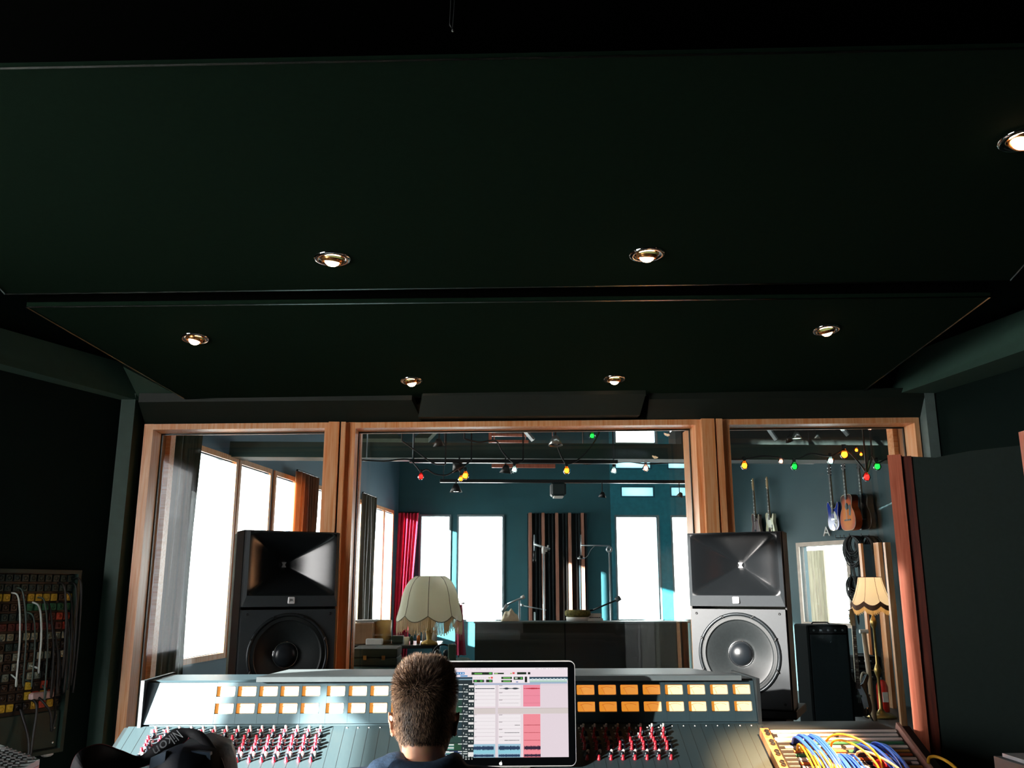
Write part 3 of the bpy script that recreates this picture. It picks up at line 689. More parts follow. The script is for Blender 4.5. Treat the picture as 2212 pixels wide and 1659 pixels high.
# small bare cable ring at the frame edge of the console: none visible
# ============================================================ LOUDSPEAKERS
m_spk = mat('satin_black_baffle', '#33383b', .36, .0, var=.05, scale=80)
m_horn = mat('glossy_black_horn', '#181b1d', .25, .0, var=.03, spec=.8)
m_cone = mat('black_paper_cone', '#222728', .42, var=.15, scale=90)
m_cap = mat('dust_cap_black', '#1b2024', .3)
m_ring = mat('dark_grey_basket', '#2a2f32', .32, .4)
m_cabi = mat('olive_grey_cabinet', '#5a6050', .5)
m_badge = mat('white_badge_and_highlight', '#efefef', .4)
m_logo = mat('badge_print', '#303334', .5)
def speaker(name, label, c, rz, W=.49, tilt=0.0):
    """c: centre of the front face at its bottom edge; faces local -y"""
    o = thing(name, label, 'loudspeaker', c, rz, 'main loudspeakers')
    H, HB = .875, .492            # total height; height of the woofer section
    bm = MB()
    for x0, x1, z0, z1 in ((-W / 2, -W / 2 + .008, 0, H), (W / 2 - .008, W / 2, 0, H), (-W / 2, W / 2, 0, .008), (-W / 2, W / 2, H - .008, H)): bm.box(x0, x1, .045, .208, z0, z1)
    bm.build('baffle_frame', m_plastic, o, local=True)
    MB().hexa([Vector(q) for q in ((-W / 2 + .004, .206, .004), (W / 2 - .004, .206, .004), (W / 2 - .03, .40, .004), (-W / 2 + .03, .40, .004), (-W / 2 + .004, .206, H - .004), (W / 2 - .004, .206, H - .004), (W / 2 - .03, .40, H - .004), (-W / 2 + .03, .40, H - .004))]).build('cabinet', m_cabi, o, local=True)
    # woofer section: slightly convex plate with a round hole
    r0 = .206; zc = .262; n = 48; bm = MB(); outer, inner = [], []
    h = W / 2 - .006; zb, zt = .006, HB - .008
    for k in range(n):
        t = 2 * PI * k / n; cx_, sz = math.cos(t), math.sin(t)
        kx = h / abs(cx_) if abs(cx_) > 1e-6 else 9; kz = ((zt - zc) if sz > 0 else (zc - zb)) / abs(sz) if abs(sz) > 1e-6 else 9
        q = min(kx, kz); outer.append((q * cx_, zc + q * sz)); inner.append((r0 * cx_, zc + r0 * sz))
    crn = lambda x, z: -.004 - .020 * (1 - (x / h) ** 2) * 0
    vs = [(x, .018, z) for x, z in outer] + [(x, .018, z) for x, z in inner] + [(x, .05, z) for x, z in outer] + [(x, .05, z) for x, z in inner]
    fs = []
    for k in range(n):
        j = (k + 1) % n; fs += [(k, j, n + j, n + k), (2 * n + k, 2 * n + j, j, k), (n + k, n + j, 3 * n + j, 3 * n + k)]
    # corner fillers
    for (ax, az) in ((h, zt), (-h, zt), (-h, zb), (h, zb)):
        near = sorted(range(n), key=lambda i: (outer[i][0] - ax) ** 2 + (outer[i][1] - az) ** 2)[:2]
        vs.append((ax, .018, az)); fs.append((near[0], near[1], len(vs) - 1))
        vs.append((ax, .05, az)); m0 = len(vs) - 1; fs += [(near[0], m0 - 1, m0, 2 * n + near[0]), (near[1], 2 * n + near[1], m0, m0 - 1)]
    bm.add(vs, fs); bm.build('woofer_panel', m_spk, o, local=True)
    T = Matrix.Translation((0, .018, zc)) @ Matrix.Rotation(PI / 2, 4, 'X')
    wf = MB().lathe([(.206, 0), (.206, .006), (.200, .010), (.192, .009), (.190, .004)], n=56, M=T).build('basket_ring', m_ring, o, True, local=True)
    bm = MB(); prof = [(.190, .002)]
    for k in range(3): prof += [(.186 - k * .007, .006), (.1825 - k * .007, .001)]
    r = .166; d = -.004
    prof.append((.168, -.002))
    N = 26
    for i in range(N + 1):
        rr = .166 - (.166 - .060) * i / N; dd = -.004 - .046 * (i / N) ** 1.15 + (.0011 if i % 2 else 0); prof.append((rr, dd))
    bm.lathe(prof, n=64, M=T); bm.build('ribbed_cone', m_cone, o, True, local=True)
    bm = MB(); bm.lathe([(.062, -.048), (.060, -.040)] + [(.058 * math.cos(a), -.040 + .030 * math.sin(a)) for a in [PI / 2 * i / 8 for i in range(8)]] + [(1e-4, -.010)], n=40, M=T); bm.build('dust_cap', m_cap, o, True, local=True)
    MB().lathe([(.0655, -.045), (.0625, -.039), (.0600, -.043)], n=40, M=T).build('cap_ring', m_chrome, o, True, local=True)
    for k in range(8):
        t = PI / 8 + PI * k / 4; p = Vector((.199 * math.cos(t), .018 - .010, zc + .199 * math.sin(t)))
        MB().bbox(-.004, .004, -.004, .002, -.010, .010, .002, M=Matrix.Translation(p) @ Matrix.Rotation(t - PI / 2 + PI / 2, 4, 'Y') @ Matrix.Rotation(0, 4, 'Z')).build('clamp_lug', m_plastic, wf, local=True)
    for sx in (-1, 1):
        for z in (.030, .462): MB().lathe([(.0065, .0), (.006, .003), (.003, .003), (.0025, -.001), (1e-4, -.001)], (sx * (W / 2 - .035), .018, z), 12, Matrix.Rotation(PI / 2, 4, 'X')).build('bolt', m_plastic, o, True, local=True)
    # horn section: four concave walls pinched to a throat
    Z0, Z1 = HB + .002, H; zc2 = (Z0 + Z1) / 2 + .024; hx = W / 2 - .022; hz = (Z1 - Z0) / 2 - .034
    def horn(u, v):
        a, b = 2 * u - 1, 2 * v - 1
        p = 14; r = (abs(a) ** p + abs(b) ** p) ** (1 / p); r = min(r, 1.0)
        d = .195 * (1 - r) ** 1.15
        return Vector((a * hx, .004 + d, zc2 + b * hz))
    bm = MB(); bm.grid(horn, 64, 64); bm.build('horn_flare', m_horn, o, True, local=True)
    bm = MB(); h2 = W / 2 - .004
    a_ = [(-h2, Z0 + .004), (h2, Z0 + .004), (h2, Z1 - .004), (-h2, Z1 - .004)]; b_ = [(-hx, zc2 - hz), (hx, zc2 - hz), (hx, zc2 + hz), (-hx, zc2 + hz)]
    vs = [(x, .012, z) for x, z in a_] + [(x, .004, z) for x, z in b_] + [(x, .06, z) for x, z in a_]
    bm.add(vs, [(i, (i + 1) % 4, 4 + (i + 1) % 4, 4 + i) for i in range(4)] + [(8 + i, 8 + (i + 1) % 4, (i + 1) % 4, i) for i in range(4)]); bm.build('horn_panel', m_spk, o, local=True)
    bm = MB(); bm.loft([[(x * k, y, zc2 + z * k) for x, z in ((-.014, .016), (-.005, .0), (-.014, -.016), (.014, -.016), (.005, .0), (.014, .016))] for y, k in ((.180, 1.0), (.196, .6))]); bm.build('throat_highlight', m_badge, o, local=True)  # white hourglass paints the highlight deep in the horn
    bd = MB().bbox(-.017, .017, -.002, .012, Z0 + .018, Z0 + .052, .003).build('badge', m_badge, o, local=True)
    text_obj('badge_lettering', 'JBL', .0165, Matrix.Translation((0, -.003, Z0 + .036)) @ Matrix.Rotation(PI / 2, 4, 'X'), m_logo, bd, .0004)
    return o
SY = 4.62
l1 = atY(619, 1534, SY); r1 = atY(1596, 1534, SY)
speaker('studio_loudspeaker', 'black horn loudspeaker left of the engineer, before the left window', (l1.x - .005, SY, .912), math.radians(27))
speaker('studio_loudspeaker', 'grey-faced horn loudspeaker right of the monitor, before the right windows', (r1.x + .015, SY, .912), math.radians(-27))
def stand(c, rz, label):
    o = thing('speaker_stand', label, 'speaker stand', (c[0], c[1], 0), rz, 'loudspeaker stands')
    MB().bbox(-.26, .26, .03, .40, .872, .911, .004).build('top_plate', m_plastic, o, local=True)
    MB().bbox(-.20, .20, .06, .33, .03, .872, .01).build('column', m_satin, o, local=True)
    MB().bbox(-.28, .28, .02, .38, 0, .03, .006).build('base_plate', m_plastic, o, local=True)
stand((l1.x - .005, SY), math.radians(27), 'black stand carrying the left loudspeaker behind the console')
stand((r1.x + .015, SY), math.radians(-27), 'black stand carrying the grey-faced right loudspeaker')
# ============================================================ ENGINEER
m_skin = mat('skin', '#d9a184', .5, var=.05, scale=30)
m_skin.node_tree.nodes['Principled BSDF'].inputs['Subsurface Weight'].default_value = .5
m_skin.node_tree.nodes['Principled BSDF'].inputs['Subsurface Radius'].default_value = (.02, .007, .004)
m_hood = mat('navy_sweatshirt_cloth', '#22384e', .9, var=.25, scale=120, bump=.2)
m_jeans = mat('dark_trouser_cloth', '#1c222c', .9)
m_hair = mat('brown_hair', '#5e4a3c', .5, var=.35, scale=60)
PX, PY = -.143, 2.52
def ell_loft(bm, rings, n=24):
    """rings: (x, y, z, rx, ry)"""
    bm.loft([[(x + rx * math.cos(2 * PI * k / n), y + ry * math.sin(2 * PI * k / n), z) for k in range(n)] for x, y, z, rx, ry in rings])
def capsule(bm, a, b, ra, rb, n=14):
    a, b = Vector(a), Vector(b); bm.ball(a, ra, n, 8); bm.ball(b, rb, n, 8); bm.tube([a, b], [ra, rb], n)
def chain(bm, pts):
    for i in range(len(pts) - 1): capsule(bm, pts[i][0], pts[i + 1][0], pts[i][1], pts[i + 1][1], 12)
def remeshed(name, bm, m, parent, vox, it=4):
    o = bm.build(name, m, parent)
    r = o.modifiers.new('r', 'REMESH'); r.mode = 'VOXEL'; r.voxel_size = vox; r.use_smooth_shade = True
    s = o.modifiers.new('s', 'SMOOTH'); s.iterations = it; s.factor = .5
    bpy.context.view_layer.update()
    me = bpy.data.meshes.new_from_object(o.evaluated_get(bpy.context.evaluated_depsgraph_get())); o.modifiers.clear(); o.data = me; me.name = name
    me.materials.clear(); me.materials.append(m)
    return o
def P_(x, y, z): return Vector((PX + x, PY + y, z))
person = thing('person', 'person with short brown hair and navy hooded top seated at the console, back turned', 'person', (PX, PY, 0))
# skull: local heights measured from the photo (crown 1.30)
skull = [(1.296, .022, .026, 0), (1.289, .044, .055, 0), (1.272, .061, .076, 0), (1.245, .072, .089, 0), (1.212, .0775, .096, .002), (1.178, .0790, .097, .004), (1.145, .0775, .092, .008), (1.118, .0730, .082, .014), (1.092, .066, .070, .022), (1.070, .058, .062, .014)]
bm = MB(); ell_loft(bm, [(PX, PY + dy, z, rx, ry) for z, rx, ry, dy in reversed(skull)])
ell_loft(bm, [(PX, PY - .005, z, rx, ry) for z, rx, ry in ((.96, .085, .07), (1.0, .068, .064), (1.03, .060, .060), (1.06, .057, .058), (1.10, .058, .060))])
capsule(bm, P_(-.03, .060, 1.088), P_(.03, .060, 1.088), .030, .030); capsule(bm, P_(0, .080, 1.075), P_(0, .06, 1.085), .022, .03)        # jaw and chin
capsule(bm, P_(0, .098, 1.168), P_(0, .116, 1.135), .008, .013)                                                                       # nose
for s in (-1, 1): bm.ball(P_(s * .009, .108, 1.131), .008, 8, 6); bm.ball(P_(s * .033, .084, 1.182), .014, 8, 6)
capsule(bm, P_(-.018, .097, 1.106), P_(.018, .097, 1.106), .0065, .0065)                                                            # lips
for s in (-1, 1):    # ears: cupped discs standing off the head
    c = P_(s * .083, .002, 1.148)
    for k in range(10):
        t = 2 * PI * k / 10; t2 = 2 * PI * (k + 1) / 10
        def ep(t): q = 1.0 if math.sin(t) > 0 else .82; return c + Vector((s * (.006 + .006 * math.sin(t)), -.012 + .017 * math.cos(t) * q, .030 * math.sin(t)))
        capsule(bm, ep(t), ep(t2), .0042, .0042, 8)
    bm.ball(c + Vector((-s * .002, -.006, 0)), .016, 10, 8, (.35, 1, 1.6)); bm.ball(c + Vector((0, -.006, -.026)), .008, 8, 6)
# torso, arms, hands
torso = [(.42, .165, .12), (.55, .150, .11), (.70, .165, .12), (.85, .185, .125), (.94, .19, .115), (.985, .165, .095), (1.012, .10, .075), (1.03, .06, .06)]
ell_loft(bm, [(PX, PY - .01 + (1 - z) * -.08, z, rx, ry) for z, rx, ry in torso])
arms = {}
for s in (-1, 1):
    sh = P_(s * .185, -.01, .965); el = P_(s * .27, .20, .79); wr = P_(s * .20, .44, .845)
    arms[s] = (sh, el, wr)
    chain(bm, [(sh, .052), (sh.lerp(el, .5), .046), (el, .040), (el.lerp(wr, .4), .040), (wr, .027)])
    hd = (P_(s * .18, .53, .842) - wr).normalized(); palm = wr + hd * .05
    bm.bbox(-.038, .038, -.045, .045, -.012, .014, .01, M=Matrix.Translation(palm) @ Matrix.Rotation(math.atan2(-hd.x, hd.y), 4, 'Z'))
    side = Vector((hd.y, -hd.x, 0))
    for i, (of, ln) in enumerate(((-.030, .062), (-.010, .072), (.010, .068), (.029, .054))):
        b = palm + hd * .042 + side * of * s; m1 = b + hd * ln * .45 + Vector((0, 0, .008)); m2 = m1 + hd * ln * .33 + Vector((0, 0, -.008)); m3 = m2 + hd * ln * .22 + Vector((0, 0, -.014))
        chain(bm, [(b, .0085), (m1, .008), (m2, .0072), (m3, .0065)])
    tb = palm - hd * .03 - side * .034 * s; chain(bm, [(tb, .011), (tb - side * .026 * s + hd * .03, .0098), (tb - side * .030 * s + hd * .058, .0085)])
# legs
for s in (-1, 1):
    hp, kn, an = P_(s * .09, -.02, .52), P_(s * .13, .40, .53), P_(s * .14, .36, .09)
    chain(bm, [(hp, .085), (hp.lerp(kn, .5), .072), (kn, .055), (kn.lerp(an, .35), .056), (an, .036)]); chain(bm, [(an, .036), (an + Vector((0, .13, -.045)), .028)])
body = remeshed('body', bm, m_skin, person, .0055, 3)
for s in (-1, 1):
    MB().ball(P_(s * .031, .091, 1.172), .0105, 12, 8).build('eye', m_white, person, True)
# hooded sweatshirt
bm = MB(); ell_loft(bm, [(PX, PY - .01 + (1 - z) * -.08, z, rx + .018, ry + .018) for z, rx, ry in torso[:-3]] + [(PX, PY - .012, .995, .172, .105), (PX, PY - .014, 1.028, .125, .092), (PX, PY - .016, 1.050, .086, .080), (PX, PY - .016, 1.063, .072, .073)], 32)
for s in (-1, 1):
    sh, el, wr = arms[s]; chain(bm, [(sh + Vector((0, 0, .008)), .066), (sh.lerp(el, .5), .060), (el, .054), (el.lerp(wr, .5), .048), (wr - (wr - el).normalized() * .02, .040)])
    capsule(bm, P_(s * .02, -.03, .995), sh + Vector((0, 0, .018)), .06, .058)
# hood bunched behind and beside the neck
hoodp = [P_(.085 * math.cos(t) * 1.0, -.010 + .078 * math.sin(t), 1.045 + .010 * math.cos(t * 2)) for t in [math.radians(a) for a in range(150, 395, 15)]]
bm.tube(hoodp, [.018 + .014 * math.sin(PI * i / (len(hoodp) - 1)) for i in range(len(hoodp))], 10)
chain(bm, [(P_(-.068, -.03, 1.052), .032), (P_(-.110, -.045, 1.034), .036), (P_(-.09, -.10, 1.0), .034), (P_(0, -.125, .985), .036), (P_(.08, -.10, 1.0), .032), (P_(.10, -.04, 1.03), .026)])
hoodie = remeshed('hooded_sweatshirt', bm, m_hood, person, .007, 3)
bm = MB(); ell_loft(bm, [(PX, PY - .05, z, rx, ry) for z, rx, ry in ((.42, .17, .13), (.50, .19, .145), (.60, .172, .135))])
for s in (-1, 1):
    hp, kn, an = P_(s * .09, -.02, .52), P_(s * .13, .40, .53), P_(s * .14, .36, .12); chain(bm, [(hp, .098), (hp.lerp(kn, .5), .086), (kn, .070), (kn.lerp(an, .35), .070), (an, .055)])
remeshed('trousers', bm, m_jeans, person, .012, 3)
for s in (-1, 1):
    bm = MB(); chain(bm, [(P_(s * .14, .34, .045), .045), (P_(s * .14, .44, .040), .042), (P_(s * .145, .53, .034), .032)]); remeshed('shoe', bm, m_plastic, person, .009)
# hair: thousands of short tapering strands over a thin cap
hr = random.Random(11); bm = MB()
def skull_pt(z, th):
    for i in range(len(skull) - 1):
        (z0, a0, b0, d0), (z1, a1, b1, d1) = skull[i], skull[i + 1]
        if z0 >= z >= z1:
            t = (z0 - z) / (z0 - z1); a, b, d = a0 + (a1 - a0) * t, b0 + (b1 - b0) * t, d0 + (d1 - d0) * t
            return Vector((PX + a * math.cos(th), PY + d + b * math.sin(th), z)), Vector((math.cos(th) / a, math.sin(th) / b, 0)).normalized()
    return Vector((PX, PY, 1.296)), Vector((0, 0, 1))
cap = []
for z in (1.299, 1.290, 1.272, 1.245, 1.212, 1.18, 1.16):
    row = []
    for k in range(24):
        th = 2 * PI * k / 24; p, nn = skull_pt(min(z, 1.2955), th); row.append(p + nn * .002)
    cap.append(row)
bm.loft(cap, cap=True)
back = []
for z in (1.215, 1.18, 1.15, 1.12, 1.095, 1.078):
    back.append([skull_pt(z, math.radians(190 + 160 * k / 14))[0] + skull_pt(z, math.radians(190 + 160 * k / 14))[1] * .002 for k in range(15)])
bm.loft(back, cap=False, close=False)
for i in range(26000):
    z = 1.296 - (1.296 - 1.058) * hr.random() ** 1.15; th = hr.random() * 2 * PI
    front = math.sin(th)
    if front > .15 and z < 1.255: continue
    if -.12 < front <= .15 and z < 1.165: continue
    lowlim = 1.066 + .055 * abs(math.cos(th)) ** 2.5
    if z < lowlim + hr.random() * .012: continue
    p, nn = skull_pt(max(z, 1.0702), th)
    if z < 1.07: p.z = z
    upf = max(0, (z - 1.19) / .106)
    nn = (nn * (1 - upf * .75) + Vector((0, 0, 1)) * upf).normalized()
    L = (.009 + .026 * upf + .006 * hr.random()) * (1 if z > 1.12 else .7)
    swirl = Vector((-math.sin(th), math.cos(th), 0)) * (.5 * hr.random() - .1) + Vector((.15, .3, 0)) * upf
    down = Vector((0, 0, -1)) * (1 - upf) * 1.0
    d = (nn * (.55 + .5 * hr.random()) + swirl + down * .9 + Vector((hr.uniform(-.3, .3), hr.uniform(-.3, .3), hr.uniform(-.2, .2)))).normalized()
    sd_ = d.cross(nn)
    if sd_.length < 1e-3: sd_ = Vector((1, 0, 0))
    sd_ = sd_.normalized() * (.0009 + .0005 * hr.random()); mid = p + d * L * .55 + nn * .001
    bm.m = 0 if hr.random() < .7 else 1
    bm.add([p - sd_, p + sd_, mid + sd_ * .7, mid - sd_ * .7, p + d * L - nn * .0015 + down * .002], [(0, 1, 2, 3), (3, 2, 4)])
bm.build('hair', [m_hair, mat('light_brown_hair', '#a08268', .5, var=.3, scale=60)], person)
# chair under the person
ch = thing('office_chair', 'black office chair under the seated person', 'chair', (PX, PY - .05, 0))
cx_, cy_ = PX, PY - .05
MB().bbox(cx_ - .24, cx_ + .24, cy_ - .22, cy_ + .24, .37, .43, .03).build('seat', m_plastic, ch)
MB().bbox(cx_ - .20, cx_ + .20, cy_ - .29, cy_ - .245, .52, .86, .02).build('backrest', m_plastic, ch)
MB().box(cx_ - .02, cx_ + .02, cy_ - .27, cy_ - .25, .38, .56).build('back_post', m_satin, ch)
MB().tube([(cx_, cy_, .08), (cx_, cy_, .38)], .025, 12).build('gas_column', m_chrome, ch)
for k in range(5):
    t = 2 * PI * k / 5 + .3; e_ = Vector((cx_ + .28 * math.cos(t), cy_ + .28 * math.sin(t), .06)); lg = MB().tube([(cx_, cy_, .1), e_], .018, 8).build('leg', m_plastic, ch)
    MB().ball(e_ - Vector((0, 0, .03)), .03, 10, 8).build('caster', m_plastic, lg, True)

# ============================================================ LEFT SIDE: connector panel, bag with strap, small gear
wd = (KL - CL).normalized(); wn = Vector((-wd.y, wd.x, 0)); wn = wn if wn.y < 0 or wn.x > 0 else -wn
if wn.x < 0: wn = -wn
WP = CL.copy()
def onwall(px, py, d=0.0): return atP(px, py, WP + wn * d, wn)
m_rack = mat('dark_green_rack_panel', '#1c332c', .5, var=.1); m_rackb = mat('rack_black', '#0a0f0e', .5)
tl, tr_, bl_, br_ = onwall(-60, 1240), onwall(146, 1240), onwall(-60, 1612), onwall(118, 1612)
ez = -wn.cross(Vector((0, 0, 1)))  # direction along the wall
ex = (tr_ - tl); ex.z = 0; exl = ex.length; ex.normalize()
org = Vector((tl.x, tl.y, 0)); zT, zB = tr_.z, onwall(110, 1612).z
MW = Matrix((ex.to_4d(), (-wn).to_4d(), Vector((0, 0, 1, 0)), (0, 0, 0, 1))).transposed(); MW.col[3] = (org.x, org.y, 0, 1)
for r_ in range(3): MW[3][r_] = 0
for c_i in range(3): MW[3][c_i] = 0
MW[3][3] = 1
def wl_(x, d, z): return MW @ Vector((x, -d, z))
rk = thing('connector_panel', 'wall rack of audio sockets tangled with cables at the left edge', 'patch rack', wl_(exl / 2, 0, zB))
MB().box(0, exl, -.05, 0, zB, zT, MW).build('back_panel', m_rackb, rk)
zs = atP(60, 1535, WP + wn * .05, wn).z
bm = MB()
for x0, x1, z0, z1 in ((-.02, .0, zB, zT), (exl, exl + .02, zB, zT), (-.02, exl + .02, zT, zT + .02), (-.02, exl + .02, zB - .02, zB)): bm.box(x0, x1, -.09, 0, z0, z1, MW)
bm.build('rack_frame', m_rack, rk)
bp = MB().bbox(.005, exl - .005, -.066, -.05, zB + .005, zs - .015, .004, M=MW).build('blank_panel', m_rack, rk)
for z in (zB + .03, (zB + zs) / 2, zs - .04): MB().lathe([(.006, 0), (.004, .004), (1e-4, .004)], wl_(exl - .03, .066, z), 8, Matrix.Rotation(PI / 2, 4, 'X')).build('bolt', m_alu, bp)
scol = {'k': mat('black_socket', '#080b0b', .4), 'y': mat('yellow_socket', '#c9a52c', .5), 'r': mat('red_socket', '#b8402a', .5), 'g': mat('green_socket', '#1f6a48', .5), 'w': mat('silver_socket', '#70827e', .35, .6), 'p': mat('maroon_socket', '#5c2420', .5), 't': mat('teal_socket', '#123230', .5)}
rowsS = ['tttttttttttt', 'kttttttttttt', 'kkyykkyyyyky', 'yykkkkgggggg', 'kktttttkkprr', 'kktppppppppr', 'wwkwwkwwkwww', 'ttkkttktkktk', 'kwkwkwkkwwkw', 'tkwkkwkwkkkk', 'kkwkwkkwwktk', 'wkkwkkkykrkk', 'rrrkkkkyryrk', 'rrrryykkyryk']
mk = {}; nS = 0; restb = {k: MB() for k in scol}
hS = (zT - zs) / len(rowsS)
for r_, row in enumerate(rowsS):
    for c_i, k in enumerate(row):
        x = exl * (c_i + .5) / 12; z = zT - hS * (r_ + .5)
        if c_i < 4 and r_ > 3 and nS < 0: continue
        s1 = min(hS, exl / 12) * .42
        def sock(bm, M): bm.bbox(-s1, s1, -.012, 0, -s1, s1, .003, M=M); bm.lathe([(s1 * .62, .0125), (s1 * .5, .016), (s1 * .45, .006)], (0, 0, 0), 10, M @ Matrix.Rotation(PI / 2, 4, 'X'))
        M = MW @ Matrix.Translation((x, -.05, z))
        if c_i >= 5 and nS < 98:
            if k not in mk: b_ = MB(); sock(b_, Matrix(((ex.x, -wn.x, 0, 0), (ex.y, -wn.y, 0, 0), (0, 0, 1, 0), (0, 0, 0, 1)))); o = b_.build('socket', scol[k], rk, local=True); mk[k] = o
            else: o = mk[k].copy(); C.objects.link(o); o.parent = rk
            o.location = M.to_translation() - rk.location; nS += 1
        else: sock(restb[k], M)
bm = MB()
for i, k in enumerate(scol): bm.m = i; bm.add(restb[k].v, restb[k].f)
o = bm.build('sockets', list(scol.values()), rk); o['kind'] = 'stuff'
MB().bbox(exl * .62, exl * .86, -.10, -.066, zT - hS * 12.9, zT - hS * 12.2, .006, M=MW).build('plug_adapter', mat('pale_pink_plastic', '#c9aaa6', .5), rk)
cr = random.Random(5)
m_gcab = mat('grey_green_cable', '#3f5450', .45); m_lcab = mat('pale_cable', '#b9c4c0', .4)
def wcable(x0, r0, x1, r1, sag, m, label, rad=.004, out=.06):
    z0, z1 = zT - hS * r0, zT - hS * r1; xa, xb = exl * x0, exl * x1; zm = min(z0, z1) - sag
    pts = smooth_path([wl_(xa, .07, z0), wl_(xa, .07 + out, z0 - .03), wl_((xa * 2 + xb) / 3, .09 + out, (z0 + zm) / 2), wl_((xa + xb) / 2, .09 + out, zm), wl_((xa + 2 * xb) / 3, .08 + out, (z1 + zm) / 2), wl_(xb, .07, z1)], 7)
    o = MB().tube(pts, rad, 6).build('patch_cable', m, None, True); tag(o, label, 'cable', 'cables on the wall rack')
wcable(.55, 3, .62, 9.5, .02, m_lcab, 'pale cable hanging down the middle of the wall rack', .0055)
wcable(.32, 2, .42, 10.2, .04, m_lcab, 'long pale cable curving at the left part of the wall rack', .0045)
for x0, r0, x1, r1, sg in ((.36, 1.5, .52, 10.4, .03), (.5, 4, .56, 10.8, .02), (.6, 2.5, .76, 11.6, .05)):
    wcable(x0, r0, x1, r1, sg, m_gcab, 'thin grey cable hanging in a bunch on the wall rack')
for x0, r0, x1, r1, sg in ((.93, 1, .99, 4, .95), (.88, 2, .97, 5, .88), (.84, 3, .93, 6, .80), (.8, 1, .9, 3, .98), (.72, 5, .9, 8, .55), (.66, 3, .84, 9, .45), (.98, .5, 1.0, 6, .80)):
    wcable(x0, r0, x1, r1, sg * hS * 9 * .9, m_cable, 'black cable looping down the right side of the wall rack', .005)
wcable(.70, 12.5, .90, 12.9, .16, m_cable, 'black cable drooping over the blank panel of the wall rack', .006)
wcable(.64, 12.8, .55, 13.6, .30, m_cable, 'thick black cable hanging lowest from the wall rack', .008)

# small white wall box, and the corner of a keyboard mixer below it
wb = onwall(97, 1612, .0); bm = MB()
o = thing('wall_socket', 'small white plastic box below the wall rack', 'socket', onwall(97, 1648, 0))
sx = 0.022; MBx = Matrix(((ex.x, -wn.x, 0, wb.x), (ex.y, -wn.y, 0, wb.y), (0, 0, 1, wb.z), (0, 0, 0, 1)))
MB().bbox(-.028, .028, -.045, 0, -.05, .05, .008, M=MBx).build('housing', m_white, o); MB().box(-.012, .012, -.047, -.045, -.03, -.005, MBx).build('switch', m_white, o)
MX = thing('tabletop_mixer', 'grey tabletop mixer with wooden side in the bottom left corner', 'mixer', atY(20, 1670, 2.3) + Vector((-.1, 0, -.05)))
A, B, Cc, D = atY(-90, 1640, 2.25), atY(60, 1645, 2.1), atY(88, 1636, 2.25), atY(-90, 1596, 2.75)
A.z = B.z = atZ(60, 1640, 0).z; 
zt1 = atY(86, 1640, 2.2).z
p = [atZ(-160, 1700, zt1), atZ(-20, 1700, zt1), atZ(88, 1636, zt1), atZ(0, 1608, zt1), atZ(-160, 1606, zt1)]
def slabp(p, z0, z1): bm = MB(); n = len(p); bm.add([Vector((q.x, q.y, z0)) for q in p] + [Vector((q.x, q.y, z1)) for q in p], [tuple(reversed(range(n))), tuple(range(n, 2 * n))] + [(i, (i + 1) % n, n + (i + 1) % n, n + i) for i in range(n)]); return bm
p = [atZ(-200, 1640, zt1), atZ(-100, 1740, zt1), atZ(86, 1640, zt1), atZ(0, 1608, zt1)]
slabp(p, zt1 - .012, zt1).build('top_plate', mat('light_grey_mixer_metal', '#7e8a8a', .4, .3), MX)
q_ = [a + (p[0] + p[2] - a * 2) * .02 for a in p]; slabp(p, zt1 - .06, zt1 - .0125).build('wooden_side', m_redwood, MX)
u, v = (p[3] - p[2]), (p[1] - p[2])
bm = MB()
for i in range(7):
    for j in range(9):
        c = p[2] + u * (.12 + .11 * i) + v * (.06 + .1 * j); bm.box(c.x - .006, c.x + .006, c.y - .006, c.y + .006, zt1, zt1 + .006)
o = bm.build('small_buttons', m_plastic, MX); o['kind'] = 'stuff'
tb = thing('side_cabinet', 'low black cabinet under the tabletop mixer and camera bag', 'cabinet', (-1.15, 2.0, 0))
zc1 = zt1 - .062; pts_ = [Vector((-1.75, 1.60, 0)), Vector((-.45, 1.60, 0)), Vector((-.45, 2.18, 0)), Vector((-1.75, 2.18, 0))]
# camera bag with carrying strap
BZ = atY(410, 1640, 2.0).z
BG = thing('camera_bag', 'dark blue camera bag at the bottom edge in front of the console', 'bag', (atY(415, 1640, 2.0).x, 2.0, zc1))
bx0, bx1 = atY(348, 1640, 2.0).x, atY(484, 1640, 2.0).x; ztb = atY(415, 1612, 2.0).z
m_bag = mat('dark_navy_bag_cloth', '#101a28', .6, var=.3, scale=20, bump=.3); m_bagl = mat('blue_grey_bag_lining', '#42586c', .6, var=.3, scale=12, bump=.3)
bm = MB(); bm.loft([[(bx0 + i, 1.93 + i, z), ((bx0 + bx1) / 2, 1.90 + i, z + dz), (bx1 - i, 1.93 + i, z), (bx1 + .01 - i, 2.05, z), (bx1 - .01 - i, 2.13, z), ((bx0 + bx1) / 2, 2.15 - i, z + dz), (bx0 + .01 + i, 2.13, z), (bx0 - .01 + i, 2.05, z)] for z, i, dz in ((zc1, .0, 0), (zc1 + .05, -.008, 0), (ztb - .03, 0, 0), (ztb - .008, .010, .006), (ztb, .03, .010))]); 
o = bm.build('bag_body', m_bag, BG, True)
bm = MB(); bm.loft([[(bx0 - .005, 1.925, zc1), (bx0 + .03, 1.915, zc1), (bx0 + .03, 1.93, zc1), (bx0 - .005, 1.94, zc1)], [(bx0 + .002, 1.93, ztb - .01), (bx0 + .035, 1.92, ztb + .004), (bx0 + .035, 1.935, ztb + .004), (bx0 + .002, 1.945, ztb - .01)]]); bm.build('front_flap', m_bagl, BG)
